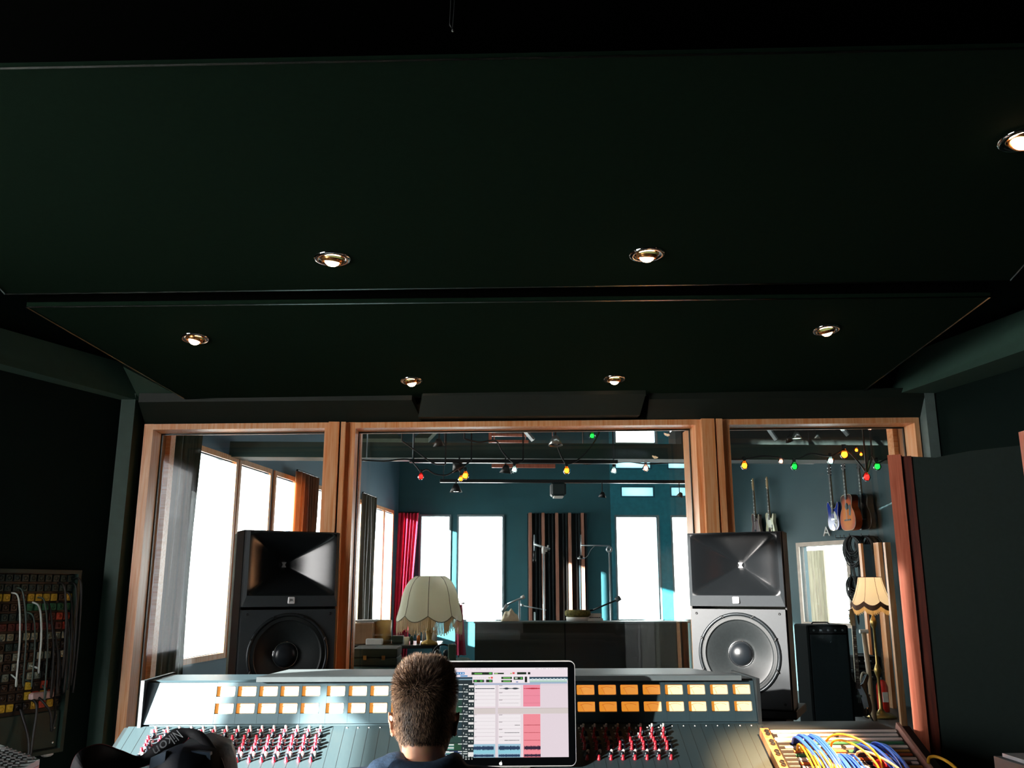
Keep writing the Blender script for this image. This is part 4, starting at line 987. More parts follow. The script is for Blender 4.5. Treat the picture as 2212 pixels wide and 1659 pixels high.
bm = MB(); bm.loft([[(bx1 - .035, 1.93, zc1), (bx1 + .006, 1.93, zc1), (bx1 + .006, 1.945, zc1), (bx1 - .035, 1.945, zc1)], [(bx1 - .05, 1.935, ztb + .002), (bx1 - .012, 1.935, ztb - .002), (bx1 - .012, 1.95, ztb - .002), (bx1 - .05, 1.95, ztb + .002)]]); bm.build('side_flap', m_bagl, BG)
# strap ribbon: centre line and width vector from the photo, looping in depth
cl = [((150, 1672), (196, 1675), 1.86), ((168, 1628), (188, 1668), 1.86), ((215, 1608), (212, 1664), 1.90), ((262, 1622), (250, 1666), 1.95), ((300, 1634), (292, 1660), 1.98), ((330, 1613), (344, 1642), 2.0), ((362, 1586), (382, 1616), 2.02), ((384, 1574), (404, 1598), 2.03), ((432, 1578), (414, 1594), 2.02), ((464, 1612), (440, 1612), 2.0), ((484, 1652), (458, 1650), 1.97), ((487, 1690), (468, 1690), 1.96)]
def ribbon_pt(t):
    n = len(cl) - 1; f = t * n; i = min(int(f), n - 1); k = f - i
    def cr4(g):
        a, b, c, d = [Vector(g(cl[max(0, min(n, j))])) for j in (i - 1, i, i + 1, i + 2)]
        return .5 * ((2 * b) + (c - a) * k + (2 * a - 5 * b + 4 * c - d) * k * k + (3 * b - a - 3 * c + d) * k ** 3)
    return cr4(lambda q: tuple(atY(q[0][0], q[0][1], q[2]))), cr4(lambda q: tuple(atY(q[1][0], q[1][1], q[2] - .012)))
NS = 72; bm = MB(); vs = []; 
for i in range(NS + 1):
    a, b = ribbon_pt(i / NS); nrm = Vector((0, -.003, .001)); vs += [a + nrm, b + nrm, b - nrm, a - nrm]
fs = []; mi = []
for i in range(NS):
    k = i * 4
    for j in range(4): fs.append((k + j, k + (j + 1) % 4, k + 4 + (j + 1) % 4, k + 4 + j))
bm.add(vs, fs); ST = bm.build('strap', mat('black_strap_webbing', '#14141a', .8, var=.2, scale=200), BG, True)
for e_ in (0, 1):
    bm = MB(); bm.tube([ribbon_pt(i / NS)[e_] + Vector((0, -.001, 0)) for i in range(0 if e_ == 0 else 20, (26 if e_ == 0 else 50) + 1)], .0016, 5); bm.build('red_edging', mat('red_strap_edging', '#a8384a', .7), ST)
# lettering on the strap (seen upside down)
cu = bpy.data.curves.new('t', 'FONT'); cu.body = 'Nikon'; cu.size = 1.0; cu.align_x = 'LEFT'; cu.align_y = 'BOTTOM_BASELINE'; cu.extrude = .0
t_ = bpy.data.objects.new('t', cu); C.objects.link(t_); bpy.context.view_layer.update()
me = bpy.data.meshes.new_from_object(t_.evaluated_get(bpy.context.evaluated_depsgraph_get())); C.objects.unlink(t_); bpy.data.objects.remove(t_)
W_ = max(v.co.x for v in me.vertices); inv = BG.matrix_basis.inverted()
for v in me.vertices:
    u_ = 1 - v.co.x / W_; h_ = v.co.y / .75
    t = (4.95 + 2.0 * u_) / 11; a, b = ribbon_pt(t); p = a.lerp(b, .16 + .68 * h_) + Vector((0, -.0052, .002)); v.co = inv @ p
me.materials.append(mat('white_strap_print', '#c9cdd0', .6)); o = bpy.data.objects.new('strap_lettering', me); C.objects.link(o); o.parent = ST
slabp(pts_, .03, zc1 - .001).build('cabinet_body', m_satin, tb); slabp([Vector((-1.76, 1.59, 0)), Vector((-.44, 1.59, 0)), Vector((-.44, 2.19, 0)), Vector((-1.76, 2.19, 0))], 0, .03).build('plinth', m_plastic, tb)
# ============================================================ RIGHT SIDE: patch bay desk, gobos, white box
m_pbk = mat('patchbay_black', '#0c1011', .5); m_strip = mat('white_label_strip', '#fbf2ee', .6, var=.05)
pb = thing('patchbay_desk', 'sloping patchbay rack with white label strips right of the console', 'patchbay', (1.42, 3.55, 0))
# rack plane: parallel to the console slope, passing through its measured top edge
YT = 3.70; tpL, tpR = atY(1648, 1572, YT), atY(1905, 1578, YT)
zt2 = (tpL.z + tpR.z) / 2; sl2 = .50
def pbn(px, py, h=0.0):
    n = Vector((0, -math.sin(math.atan(sl2)), math.cos(math.atan(sl2)))); p0 = Vector((0, YT, zt2)); q = atP(px, py, p0, n); return q + n * h
def pbq(bm, a, b, c, d, h0, h1):  # image-space corners a,b (far edge) c,d (near edge)
    P = [pbn(*d, h0), pbn(*c, h0), pbn(*b, h0), pbn(*a, h0), pbn(*d, h1), pbn(*c, h1), pbn(*b, h1), pbn(*a, h1)]; bm.hexa(P)
def quad_pts(s0, s1, t0, t1):
    """rectangle on the rack face: s along its width 0..1, t down the slope in metres"""
    x0 = tpL.x + .025; x1 = tpR.x + .05
    c, sn = math.cos(math.atan(sl2)), math.sin(math.atan(sl2))
    return lambda s, t, h: Vector((x0 + (x1 - x0) * s, YT - t * c - h * sn, zt2 - t * sn + h * c))
QP = quad_pts(0, 0, 0, 0)
def slab_(bm, s0, s1, t0, t1, h0, h1): bm.hexa([QP(s0, t1, h0), QP(s1, t1, h0), QP(s1, t0, h0), QP(s0, t0, h0), QP(s0, t1, h1), QP(s1, t1, h1), QP(s1, t0, h1), QP(s0, t0, h1)])
bm = MB(); slab_(bm, 0, 1, 0, .70, -.03, 0); bm.build('rack_face', m_pbk, pb)
bm = MB(); x0, x1 = QP(0, 0, 0).x - .012, QP(1, 0, 0).x + .03
bm.add([Vector(q) for q in ((x0, YT, zt2), (x1 - .03, YT, zt2), (x1 - .06, YT + .13, zt2 + .012), (x0, YT + .13, zt2 + .012), (x0, YT, .1), (x1, YT, .1), (x1, YT + .13, .1), (x0, YT + .13, .1))], [(0, 1, 2, 3), (4, 7, 6, 5), (0, 4, 5, 1), (1, 5, 6, 2), (2, 6, 7, 3), (3, 7, 4, 0)]); bm.build('top_cover', mat('slate_top_cover', '#2c3434', .5), pb)
bm = MB(); slab_(bm, -.075, -.01, .0, .70, -.03, .006); bm.build('side_rail', m_pined, pb)
bm = MB(); slab_(bm, 1.02, 1.045, -.01, .70, -.03, .022); bm.build('side_rail', mat('pinkish_metal_rail', '#c99d90', .4, .2), pb)
bm = MB(); slab_(bm, 1.045, 1.12, .0, .70, -.10, .012); bm.build('end_cheek', m_pbk, pb)
for i in range(9):
    c = QP(-.035, .03 + .062 * i, .007)
    for dy in (-.008, .008): MB().lathe([(.010, 0), (.010, .003), (.006, .003), (.005, .0005), (1e-4, .0005)], c + Vector((0, dy, -dy * .5 * -1)), 10, Matrix.Rotation(math.atan(sl2), 4, 'X')).build('rail_hole', m_pbk, pb)
m_grn = mat('green_label_strip', '#2f7a54', .6); m_org = mat('orange_label_strip', '#c46a3a', .6); m_yel = mat('yellow_label_strip', '#caa24e', .6); m_brn = mat('brown_label_strip', '#6e4038', .6)
jr = random.Random(2); jackn = 0; jb = MB()
strips = [(.016, [(0, 1, m_strip)]), (.042, [(.04, .48, m_strip), (.52, .99, m_strip)]), (.068, [(0, 1, m_strip)]), (.092, [(.2, .99, m_grn)]), (.116, [(.05, .48, m_strip), (.52, 1, m_strip)]), (.142, [(.1, .5, m_org), (.52, .8, m_grn), (.81, .99, m_yel)]), (.164, [(.1, .45, m_grn), (.5, .78, m_brn), (.79, .99, m_org)]), (.188, [(.1, .2, m_strip), (.22, .7, m_org), (.76, 1, m_strip)]), (.212, [(.1, .4, m_org), (.75, .80, m_strip), (.81, .93, m_brn), (.94, .99, m_strip)]), (.236, [(.1, .6, m_strip), (.72, .82, m_brn), (.83, 1, m_yel)]), (.262, [(.08, .5, m_strip), (.7, 1, m_strip)]), (.29, [(.05, 1, m_strip)])]
for t, segs in strips:
    for s0, s1, mm in segs: bm = MB(); slab_(bm, s0, s1, t - .0062, t + .0062, 0, .004); bm.build('label_strip', mm, pb)
    for i in range(96):
        s = .015 + .97 * i / 95
        if abs(s - .5) < .012: continue
        p = QP(s, t + .0125, .0); jb.lathe([(.0030, 0), (.0028, .0016), (.0018, .0016), (.0016, .0002)], p, 6, Matrix.Rotation(math.atan(sl2), 4, 'X'))
o = jb.build('jack_sockets', m_gknob, pb); o['kind'] = 'stuff'
MB().box(x0, x1, YT - .45, YT + .12, .0, .55).build('rack_case', m_pbk, pb)
m_blue = mat('blue_patch_cable', '#1f4fb8', .45, var=.1); m_yc = mat('yellow_patch_cable', '#e0a82a', .45, var=.08); m_cream = mat('cream_patch_cable', '#ecd296', .45)
def pcable(s, t, s2, t2, hgt, m, label, grp, r=.0038):
    a, b = QP(s, t, .006), QP(s2, t2, .02); nrm = QP(0, 0, 1) - QP(0, 0, 0)
    pts = [a, a + nrm * .018] + bez(a + nrm * .018, a + nrm * (hgt), b + nrm * hgt, b, 14)[1:]
    o = MB().tube(pts, r, 7).build('patch_cable', m, None, True); tag(o, label, 'cable', grp)
    MB().tube([a - nrm * .004, a + nrm * .022], r * 1.35, 8).build('plug', m, o, local=True); return o
for i in range(14):
    pcable(.12 + .012 * i + jr.uniform(-.003, .003), .088 + jr.uniform(-.01, .006), .19 + .012 * i, .33 + jr.uniform(-.02, .05), .055 + .02 * jr.random(), m_blue, 'blue patch cable in the bunch at the patchbay\'s upper left', 'blue cables in the upper left bunch')
for i in range(16):
    pcable(.56 + .0135 * i + jr.uniform(-.003, .003), .150 + jr.uniform(-.008, .006), .74 + .006 * i - .05 * jr.random(), .36 + jr.uniform(-.03, .05), .055 + .03 * jr.random(), m_blue, 'blue patch cable fanning across the right half of the patchbay', 'blue cables in the right fan')
for i in range(13):
    pcable(.32 + .013 * i, .205 + jr.uniform(-.008, .008), .34 + .013 * i + jr.uniform(-.02, .02), .42, .05 + .02 * jr.random(), m_blue, 'blue patch cable hanging at the lower middle of the patchbay', 'blue cables in the lower middle')
for i, (s, s2) in enumerate(((.13, .10), (.155, .13), (.18, .15), (.205, .18), (.30, .22), (.315, .245), (.34, .27), (.36, .29))):
    pcable(s, .135 + .004 * i, s2, .42, .06, m_yc, 'yellow patch cable dropping at the left of the patchbay', 'yellow cables at the left')
pcable(.34, .135, .64, .30, .13, m_yc, 'yellow patch cable arching across the middle of the patchbay', None, .0045)
pcable(.38, .14, .60, .33, .10, m_yc, 'lower yellow patch cable arching beside the long arch', None, .0042)
pcable(.53, .195, .80, .45, .09, m_cream, 'cream patch cable curving down from the patchbay centre', None, .0048)
pcable(.215, .15, .24, .42, .07, mat('orange_patch_cable', '#c47a3c', .45), 'orange patch cable among the yellow ones', None, .0042)
p = QP(1.09, .235, .015); nrm = QP(0, 0, 1) - QP(0, 0, 0)
o = MB().tube(smooth_path([p + Vector((-.03, -.01, .0)), p + Vector((-.018, 0, .022)), p + Vector((.01, -.02, .024)), p + Vector((.035, -.08, .0)), p + Vector((.05, -.2, -.07))], 7), .006, 8).build('cream_cable', m_yc, None, True); tag(o, 'yellow cable hooked over the patchbay\'s right end', 'cable')
o = thing('red_plug_cap', 'red rounded plug cap lying at the bottom of the patchbay', 'plug', QP(.66, .28, .03)); c = QP(.66, .275, .045)
MB().ball(c, .032, 16, 10, (1.2, .8, .55)).build('cap', mat('red_plastic', '#d02030', .35), o, True); MB().tube([c + Vector((0, 0, -.045)), c], .012, 10).build('stem', m_plastic, o)

# acoustic gobos on the right
m_gobo = mat('dark_green_gobo_fabric', '#1b2a26', .95, var=.08, scale=60, sheen=.1)
GY = 4.05
g0 = atY(1918, 985, GY); gob = thing('acoustic_gobo', 'tall dark fabric gobo with red-stained wooden edge, right of the patchbay', 'acoustic screen', (g0.x, GY, 0))
gzt = g0.z; gx1 = atY(1945, 988, GY).x - g0.x
e1 = atP(2212, 948, Vector((g0.x, GY, 0)), Vector((.80, .60, 0)))
gd = Vector((e1.x - g0.x - gx1, e1.y - GY, 0)); 
gdir = Vector((.80, -.60, 0)).normalized() if False else Vector((.86, -.50, 0)).normalized()
G = Matrix(((gdir.x, -gdir.y, 0, g0.x), (gdir.y, gdir.x, 0, GY), (0, 0, 1, 0), (0, 0, 0, 1)))
wv_ = [(0, 0, gzt), (.045, 0, gzt - .012)]
MB().box(0, .058, -.03, .07, 0, gzt, G).build('edge_post', m_redwood, gob)
MB().box(.058, .10, -.014, .06, 0, gzt - .008, G).build('inner_post', wood('dark_red_wood', '#4a1c14', '#6a2c1c'), gob)
bm = MB(); top = [(.10, gzt - .010), (.20, gzt - .022), (.34, gzt - .002), (.6, gzt + .012), (1.25, gzt + .02)]
n = len(top); vs = []
for y in (-.006, .05): vs += [G @ Vector((x, y, 0)) for x, z in top] + [G @ Vector((x, y, z)) for x, z in top]
f = []
for i in range(n - 1): f += [(i, i + 1, n + i + 1, n + i), (2 * n + i, 3 * n + i, 3 * n + i + 1, 2 * n + i + 1), (n + i, n + i + 1, 3 * n + i + 1, 3 * n + i)]
f += [(0, n, 3 * n, 2 * n), (n - 1, 3 * n - 1, 4 * n - 1, 2 * n - 1)]
bm.add(vs, f); bm.build('fabric_face', m_gobo, gob)
g2 = atY(2230, 925, 2.9); go2 = thing('acoustic_gobo', 'second gobo, only its orange wooden edge showing at the photo\'s right border', 'acoustic screen', (g2.x, 2.9, 0))
MB().box(g2.x, g2.x + .05, 2.88, 2.98, 0, g2.z).build('edge_post', m_redwood, go2); MB().box(g2.x + .05, g2.x + .9, 2.90, 2.95, 0, g2.z - .02).build('fabric_face', m_gobo, go2)
# pale box in the lower right corner
zb3 = 1.02; c0 = atZ(2146, 1630, zb3); bxo = thing('equipment_case', 'pale grey flight case corner at the bottom right', 'case', (c0.x + .2, c0.y - .2, 0))
dirx = (atZ(2212, 1632, zb3) - c0).normalized()
MB().box(c0.x, c0.x + .5, c0.y - .5, c0.y, 0, zb3 - .004).build('case_body', mat('grey_case_side', '#3f4c4e', .5), bxo)
MB().box(c0.x + .02, c0.x + .49, c0.y - .49, c0.y - .012, zb3 - .004, zb3 + .006).build('lid', mat('pale_case_lid', '#b9bcc0', .35, .2), bxo)
MB().box(c0.x + .16, c0.x + .20, c0.y - .40, c0.y - .12, zb3 + .006, zb3 + .010, None).build('reflective_strip', m_white, bxo)
# ============================================================ LIVE ROOM BEYOND THE GLASS
LY = 15.0; LH = 4.7
LA = Vector((-1.357, LY, 0)); ldir = Vector((-.16, -1, 0)).normalized(); LB = LA + ldir * 9.2      # left wall line towards the camera
RA = Vector((4.30, LY, 0)); rdir = Vector((.403, -.915, 0)).normalized(); RB = RA + rdir * 3.4; 
def wframe(o, d, n):   # local x along the wall, local y out of the room, z up
    M = Matrix(((d.x, n.x, 0, o.x), (d.y, n.y, 0, o.y), (0, 0, 1, 0), (0, 0, 0, 1))); return M
def wall_holes(name, M, L, H, holes, th, m, z0=0):
    xs = sorted({0, L, *[h[0] for h in holes], *[h[1] for h in holes]}); zs = sorted({z0, H, *[h[2] for h in holes], *[h[3] for h in holes]}); bm = MB()
    for i in range(len(xs) - 1):
        for j in range(len(zs) - 1):
            cx_, cz = (xs[i] + xs[i + 1]) / 2, (zs[j] + zs[j + 1]) / 2
            if any(h[0] < cx_ < h[1] and h[2] < cz < h[3] for h in holes): continue
            bm.box(xs[i], xs[i + 1], 0, th, zs[j], zs[j + 1], M)
    return struct(name, bm, m)
m_ww = mat('pale_window_frame', '#8fa9b0', .5); m_tr = mat('warm_wood_trim', '#a8744a', .5)
wn_i = [5]
def lwindow(M, h, m, label, fw=.05, d0=-.02, d1=.08):
    name = 'window_%d' % wn_i[0]; wn_i[0] += 1; c = M @ Vector(((h[0] + h[1]) / 2, 0, h[2]))
    o = sthing(name, label, 'window', c); x0, x1, z0, z1 = h; bm = MB()
    for a in ((x0 - fw, x0, z0 - fw, z1 + fw), (x1, x1 + fw, z0 - fw, z1 + fw), (x0, x1, z1, z1 + fw), (x0, x1, z0 - fw, z0)): bm.box(a[0], a[1], d0, d1, a[2], a[3], M)
    bm.build('window_frame', m, o); b2 = MB(); b2.quad(M @ Vector((x0, .05, z0)), M @ Vector((x1, .05, z0)), M @ Vector((x1, .05, z1)), M @ Vector((x0, .05, z1))); b2.build('pane', glass('far_pane_glass', (.97, .99, 1), .6), o)
    return o
# --- far wall
MF = wframe(Vector((-1.357, LY, 0)), Vector((1, 0, 0)), Vector((0, 1, 0)))
def fx(px, py=1230): return atY(px, py, LY).x + 1.357
def fz(py, px=1200): return atY(px, py, LY).z
hf = []
for a, b in ((908, 969), (990, 1085), (1334, 1424), (1456, 1535)): hf.append((fx(a), fx(b), 1.0, fz(1116)))
hu = [(fx(1330, 940), fx(1416, 940), fz(955), fz(905)), (fx(1447, 940), fx(1500, 940), fz(955), fz(905))]
hm = [(fx(1330, 990), fx(1404, 990), fz(1010), fz(968)), (fx(1443, 990), fx(1478, 990), fz(1010), fz(970)), (fx(1343, 1060), fx(1411, 1060), fz(1071), fz(1052)), (fx(1450, 1060), fx(1483, 1060), fz(1070), fz(1052))]
m_fwall = mat('deep_teal_far_wall', '#3a7884', .55, var=.10, scale=2)
wall_holes('wall_far', MF, 5.66, LH, hf + hu + hm, .16, m_fwall)
# wall bay around the tall right-hand windows, its blue light painted on as teal
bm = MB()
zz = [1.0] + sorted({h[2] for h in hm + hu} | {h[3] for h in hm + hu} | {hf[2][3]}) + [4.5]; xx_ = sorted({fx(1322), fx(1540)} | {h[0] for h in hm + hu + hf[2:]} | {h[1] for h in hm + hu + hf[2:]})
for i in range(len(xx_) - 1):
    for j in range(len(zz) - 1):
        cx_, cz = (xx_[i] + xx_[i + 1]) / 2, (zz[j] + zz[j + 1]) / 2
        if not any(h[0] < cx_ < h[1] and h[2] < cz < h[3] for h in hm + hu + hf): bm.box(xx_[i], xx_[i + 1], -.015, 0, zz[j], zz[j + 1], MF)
struct('trim_11', bm, mat('painted_blue_light', '#3aa6bc', .5))
names = ['tall bright window next to the red curtain on the far wall', 'broad bright window left of the slatted panel on the far wall', 'tall bright window right of the slatted panel on the far wall', 'bright far-wall window beside the right loudspeaker', 'bright high window near the top of the centre pane', 'bright high window in the upper right corner of the centre pane']
for h, nm in zip(hf + hu, names): lwindow(MF, h, m_ww, nm, .03)
m_reflblue = cloth_shade('painted_reflection_blue', '#9fd4e4', '#8fd0e6')  # blue panes built in place of dim reflections and spilled light
for i, h in enumerate(hm):
    o = lwindow(MF, h, mat('teal_frame', '#2c7c92', .5), ['blue pane imitating a reflection below the bright high window', 'smaller blue pane imitating a reflection near the pine post', 'low blue strip imitating a reflection above the tall window', 'short blue strip imitating a reflection near the pine post'][i], .025)
    b2 = MB(); b2.quad(*[MF @ Vector(q) for q in ((h[0], .03, h[2]), (h[1], .03, h[2]), (h[1], .03, h[3]), (h[0], .03, h[3]))]); b2.build('reflection_pane', m_reflblue, o)
portal('portal_far', MF @ Vector(((hf[0][0] + hf[1][1]) / 2, .12, 1.85)), hf[1][1] - hf[0][0], 1.7, (0, -1, 0))
portal('portal_far', MF @ Vector(((hf[2][0] + hf[3][1]) / 2, .12, 1.85)), hf[3][1] - hf[2][0], 1.7, (0, -1, 0))
portal('portal_far', MF @ Vector(((hu[0][0] + hu[1][1]) / 2, .12, (hu[0][2] + hu[0][3]) / 2)), hu[1][1] - hu[0][0], hu[0][3] - hu[0][2], (0, -1, 0))
# --- left live wall
ML = wframe(LA, ldir, Vector((-ldir.y * -1, ldir.x * -1, 0)) if False else Vector((ldir.y, -ldir.x, 0)))
ln = Vector((ldir.y, -ldir.x, 0))
def lx(px, py=1100): q = atP(px, py, LA, ln); return (q - LA).dot(ldir)
zT1 = 2.69
hl = [(lx(b, 1100), lx(a, 1100), .92, zT1) for a, b in ((385, 500), (512, 576), (590, 630), (676, 712), (740, 779), (808, 826), (830, 847))]
m_lwall = mat('grey_blue_live_wall', '#58788a', .6, var=.06, scale=3)
wall_holes('wall_far_left', ML, 9.2, LH, hl, .05, m_lwall)
lab = ['broad bright window nearest the glass on the left live-room wall', 'second bright window along the left live-room wall', 'third bright window along the left live-room wall', 'fourth bright window, just left of the pine post', 'narrow bright window just right of the pine post', 'narrow bright window near the red curtain, with yellow frame', 'last narrow window before the far corner on the left wall']
for h, nm in zip(hl, lab): lwindow(ML, h, m_pine, nm, .05, -.02, .03)
portal('portal_side', ML @ Vector(((hl[0][1] + hl[3][0]) / 2, .10, 1.8)), hl[0][1] - hl[3][0], 1.8, -ln)
portal('portal_side', ML @ Vector(((hl[4][1] + hl[6][0]) / 2, .10, 1.8)), hl[4][1] - hl[6][0], 1.8, -ln)
# --- right live wall
rn = Vector((.915, .403, 0)); MR = wframe(RA, rdir, rn)
def rpt(px, py, d=0.0): return atP(px, py, RA - rn * d, rn)
def rx(px, py=1150): return (rpt(px, py) - RA).dot(rdir)
zw0, zw1 = rpt(1780, 1345).z, rpt(1780, 1178).z
hr_ = [(rx(1733, 1260), rx(1834, 1260), zw0, zw1)]
wall_holes('wall_far_right', MR, 3.6, LH, hr_, .14, mat('grey_teal_guitar_wall', '#3c585e', .6, var=.08, scale=2))
ow = lwindow(MR, hr_[0], mat('cream_frame', '#d8c4b4', .5), 'bright window under the hung guitars on the right live-room wall', .06)
portal('portal_right', MR @ Vector(((hr_[0][0] + hr_[0][1]) / 2, .12, (zw0 + zw1) / 2)), hr_[0][1] - hr_[0][0], zw1 - zw0, -rn)
wdp = atP(1772, 1230, RA + rn * .9, rn)
o = thing('plank_screen', 'pale wooden plank screen standing outside the right live-room window', 'screen', (wdp.x, wdp.y, 0))
a, b = atP(1738, 1190, RA + rn * .9, rn), atP(1778, 1190, RA + rn * .9, rn); bm = MB(); dd = (b - a) / 6; dd.z = 0
for i in range(6): q = a + dd * i; e_ = rn * (.03 + .01 * (i % 2)); r_ = q + dd * .96; bm.hexa([Vector((q.x, q.y, 0)), Vector((r_.x, r_.y, 0)), Vector((r_.x, r_.y, 0)) + e_, Vector((q.x, q.y, 0)) + e_, q, Vector((r_.x, r_.y, q.z)), Vector((r_.x, r_.y, q.z)) + e_, q + e_])
bm.build('planks', wood('grey_brown_planks', '#8a7456', '#b39c78'), o)
struct('ceiling_2' if False else 'ceiling', MB().box(-4, 9, FY + .5, 15.4, LH, LH + .1), mat('dark_live_ceiling', '#0d1a18', .9))
struct('wall_far_side', MB().box(6.4, 6.5, FY + .5, 12.5, 0, LH), mat('dark_teal_paint', '#16292c', .8))
struct('wall_far_corner', MB().hexa([Vector(q) for q in ((RB.x, RB.y, 0), (6.5, 11.0, 0), (6.6, 11.2, 0), (RB.x + .1, RB.y + .1, 0), (RB.x, RB.y, LH), (6.5, 11.0, LH), (6.6, 11.2, LH), (RB.x + .1, RB.y + .1, LH))]), mat('grey_teal_guitar_wall', '#4a6d78'))

# --- pleated curtains
def curtain(name, label, A, B, z0, z1, m, folds, amp, group=None, taper=0.0, hem=0.0):
    A, B = Vector(A), Vector(B); d = (B - A); d.z = 0; L = d.length; d.normalize(); nn = Vector((-d.y, d.x, 0)); n = folds * 8
    def f(u, v):
        z = z0 + (z1 - z0) * v; k = 1 - v; s = u * L * (1 - taper * k) ; ph = 2 * PI * folds * u
        return A + d * (s - hem * k) + nn * (amp * math.sin(ph) * (.7 + .3 * math.sin(v * 5 + u * 9)) + amp * .3 * math.sin(ph * 2.3 + 1)) + Vector((0, 0, z))
    bm = MB(); bm.grid(f, n, 14)
    bm.v += [p + nn * .006 for p in bm.v[:]]; nb = len(bm.v) // 2; bm.f += [[nb + i for i in reversed(q)] for q in bm.f[:]]; bm.mi = [0] * len(bm.f)
    o = thing(name, label, 'curtain', ((A.x + B.x) / 2, (A.y + B.y) / 2, z0), group=group)
    bm.build('fabric', m, o, True)
    MB().tube([A + Vector((0, 0, z1 + .01)), B + Vector((0, 0, z1 + .01))], .012, 8).build('rail', m_satin, o); return o
m_ocur = mat('dark_olive_curtain', '#2e3a26', .3, var=.1, spec=.8)
a, b = atP(330, 1200, LA - ln * .22, ln), atP(407, 1200, LA - ln * .22, ln)
curtain('pleated_curtain', 'dark olive pleated curtain at the left of the left window', (a.x, a.y, 0), (b.x, b.y, 0), .35, 2.95, m_ocur, 7, .045, 'pleated curtains')
a, b = atP(632, 1200, LA - ln * .12, ln), atP(676, 1200, LA - ln * .12, ln)
curtain('pleated_curtain', 'sunlit brown pleated curtain between two windows of the left live-room wall', (a.x, a.y, 0), (b.x, b.y, 0), .4, 2.78, cloth_shade('brown_curtain', '#a87a5c', '#c08a60'), 6, .04, 'pleated curtains')
a, b = atP(779, 1200, LA - ln * .12, ln), atP(807, 1200, LA - ln * .12, ln)
curtain('pleated_curtain', 'dark striped curtain just right of the pine post', (a.x, a.y, 0), (b.x, b.y, 0), .4, 2.80, mat('taupe_curtain', '#5a5240', .5), 5, .04, 'pleated curtains')
curtain('red_curtain', 'crimson curtain hanging in the far left corner of the live room', (atY(858, 1200, LY - .25).x, LY - .25, 0), (atY(903, 1200, LY - .25).x, LY - .25, 0), .3, fz(1112), mat('crimson_curtain', '#c01f4a', .7, var=.15, emit=None), 6, .045, None, .30, .05)

# --- slatted panel
x0, x1 = atY(1141, 1230, LY - .2).x, atY(1272, 1230, LY - .2).x
sd_ = thing('slatted_diffuser', 'tall dark sound diffuser with upright pine slats on the far wall', 'acoustic panel', ((x0 + x1) / 2, LY - .1, .5)); zt_ = fz(1110)
MB().box(x0, x1, LY - .06, LY - .001, .5, zt_).build('back_panel', mat('dark_diffuser_back', '#1b2a2e', .7), sd_)
for px in (1146, 1174, 1204, 1232, 1260): xx = atY(px, 1230, LY - .2).x; MB().box(xx - .024, xx + .024, LY - .22, LY - .061, .5, zt_).build('pine_slat', wood('pinkish_slat', '#b07a66', '#d49c86'), sd_)
for px in (1158, 1166, 1186, 1194, 1217, 1224, 1246, 1252, 1267): xx = atY(px, 1230, LY - .1).x; MB().box(xx - .012, xx + .012, LY - .14, LY - .061, .5, zt_).build('dark_fin', mat('dark_fin', '#2c4048', .5), sd_)

# --- low partition and things on it
zp = atY(1250, 1346, 7.6).z; xp0, xp1 = atY(1026, 1346, 7.6).x, atY(1486, 1346, 7.6).x; xpm = atY(1220, 1346, 7.6).x
lp = thing('low_gobo', 'long dark low gobo wall standing behind the centre glass', 'acoustic screen', ((xp0 + xp1) / 2, 7.7, 0))
MB().box(xp0, xpm - .004, 7.6, 7.85, 0, zp).build('panel', mat('dark_green_gobo_board', '#13231f', .6), lp); MB().box(xpm + .004, xp1, 7.6, 7.85, 0, zp).build('panel', mat('black_gobo_board', '#0c1515', .6), lp)
MB().box(xp0 - .01, xp1 + .01, 7.58, 7.87, zp, zp + .012).build('top_rail', mat('grey_top_rail', '#51676a', .4), lp)
zq = zp + .012
a = atY(1248, 1330, 7.72); o = thing('wicker_drum', 'shallow green-brown drum on a white base on the low gobo', 'drum', (a.x, 7.72, zq))
MB().lathe([(1e-4, 0), (.095, 0), (.10, .03), (.096, .035), (1e-4, .035)], (a.x, 7.72, zq), 24).build('white_base', m_white, o, True); MB().lathe([(.09, .035), (.11, .05), (.112, .075), (.10, .09), (1e-4, .094)], (a.x, 7.72, zq), 28).build('woven_shell', mat('moss_brown_weave', '#6a6430', .9, var=.5, scale=60, bump=.6), o, True)
a = atY(1284, 1336, 7.72); o = thing('toy_keyboard', 'small white keyboard beside the shallow drum on the low gobo', 'keyboard', (a.x, 7.72, zq))
MB().bbox(a.x - .066, a.x + .066, 7.66, 7.78, zq, zq + .025, .004).build('case', m_white, o); MB().bbox(a.x - .066, a.x + .066, 7.76, 7.79, zq + .025, zq + .062, .004).build('back_panel', m_white, o)
for i in range(7): MB().box(a.x - .055 + .016 * i, a.x - .048 + .016 * i, 7.70, 7.75, zq + .025, zq + .032).build('black_key', m_plastic, o)
a = atY(1102, 1335, 7.72); o = thing('folded_cloth', 'crumpled cream cloth heap at the left of the low gobo', 'cloth', (a.x, 7.72, zq))
crr = random.Random(4); bm = MB(); bm.grid(lambda u, v: Vector((a.x + (u - .5) * .15, 7.72 + (v - .5) * .12, zq + .002 + .085 * math.sin(PI * u) ** .6 * math.sin(PI * v) ** .6 * (1 + .25 * math.sin(17 * u + 9 * v) * math.cos(13 * v)))), 24, 18); bm.build('cloth_heap', mat('cream_cloth', '#e8dcc0', .9), o, True)
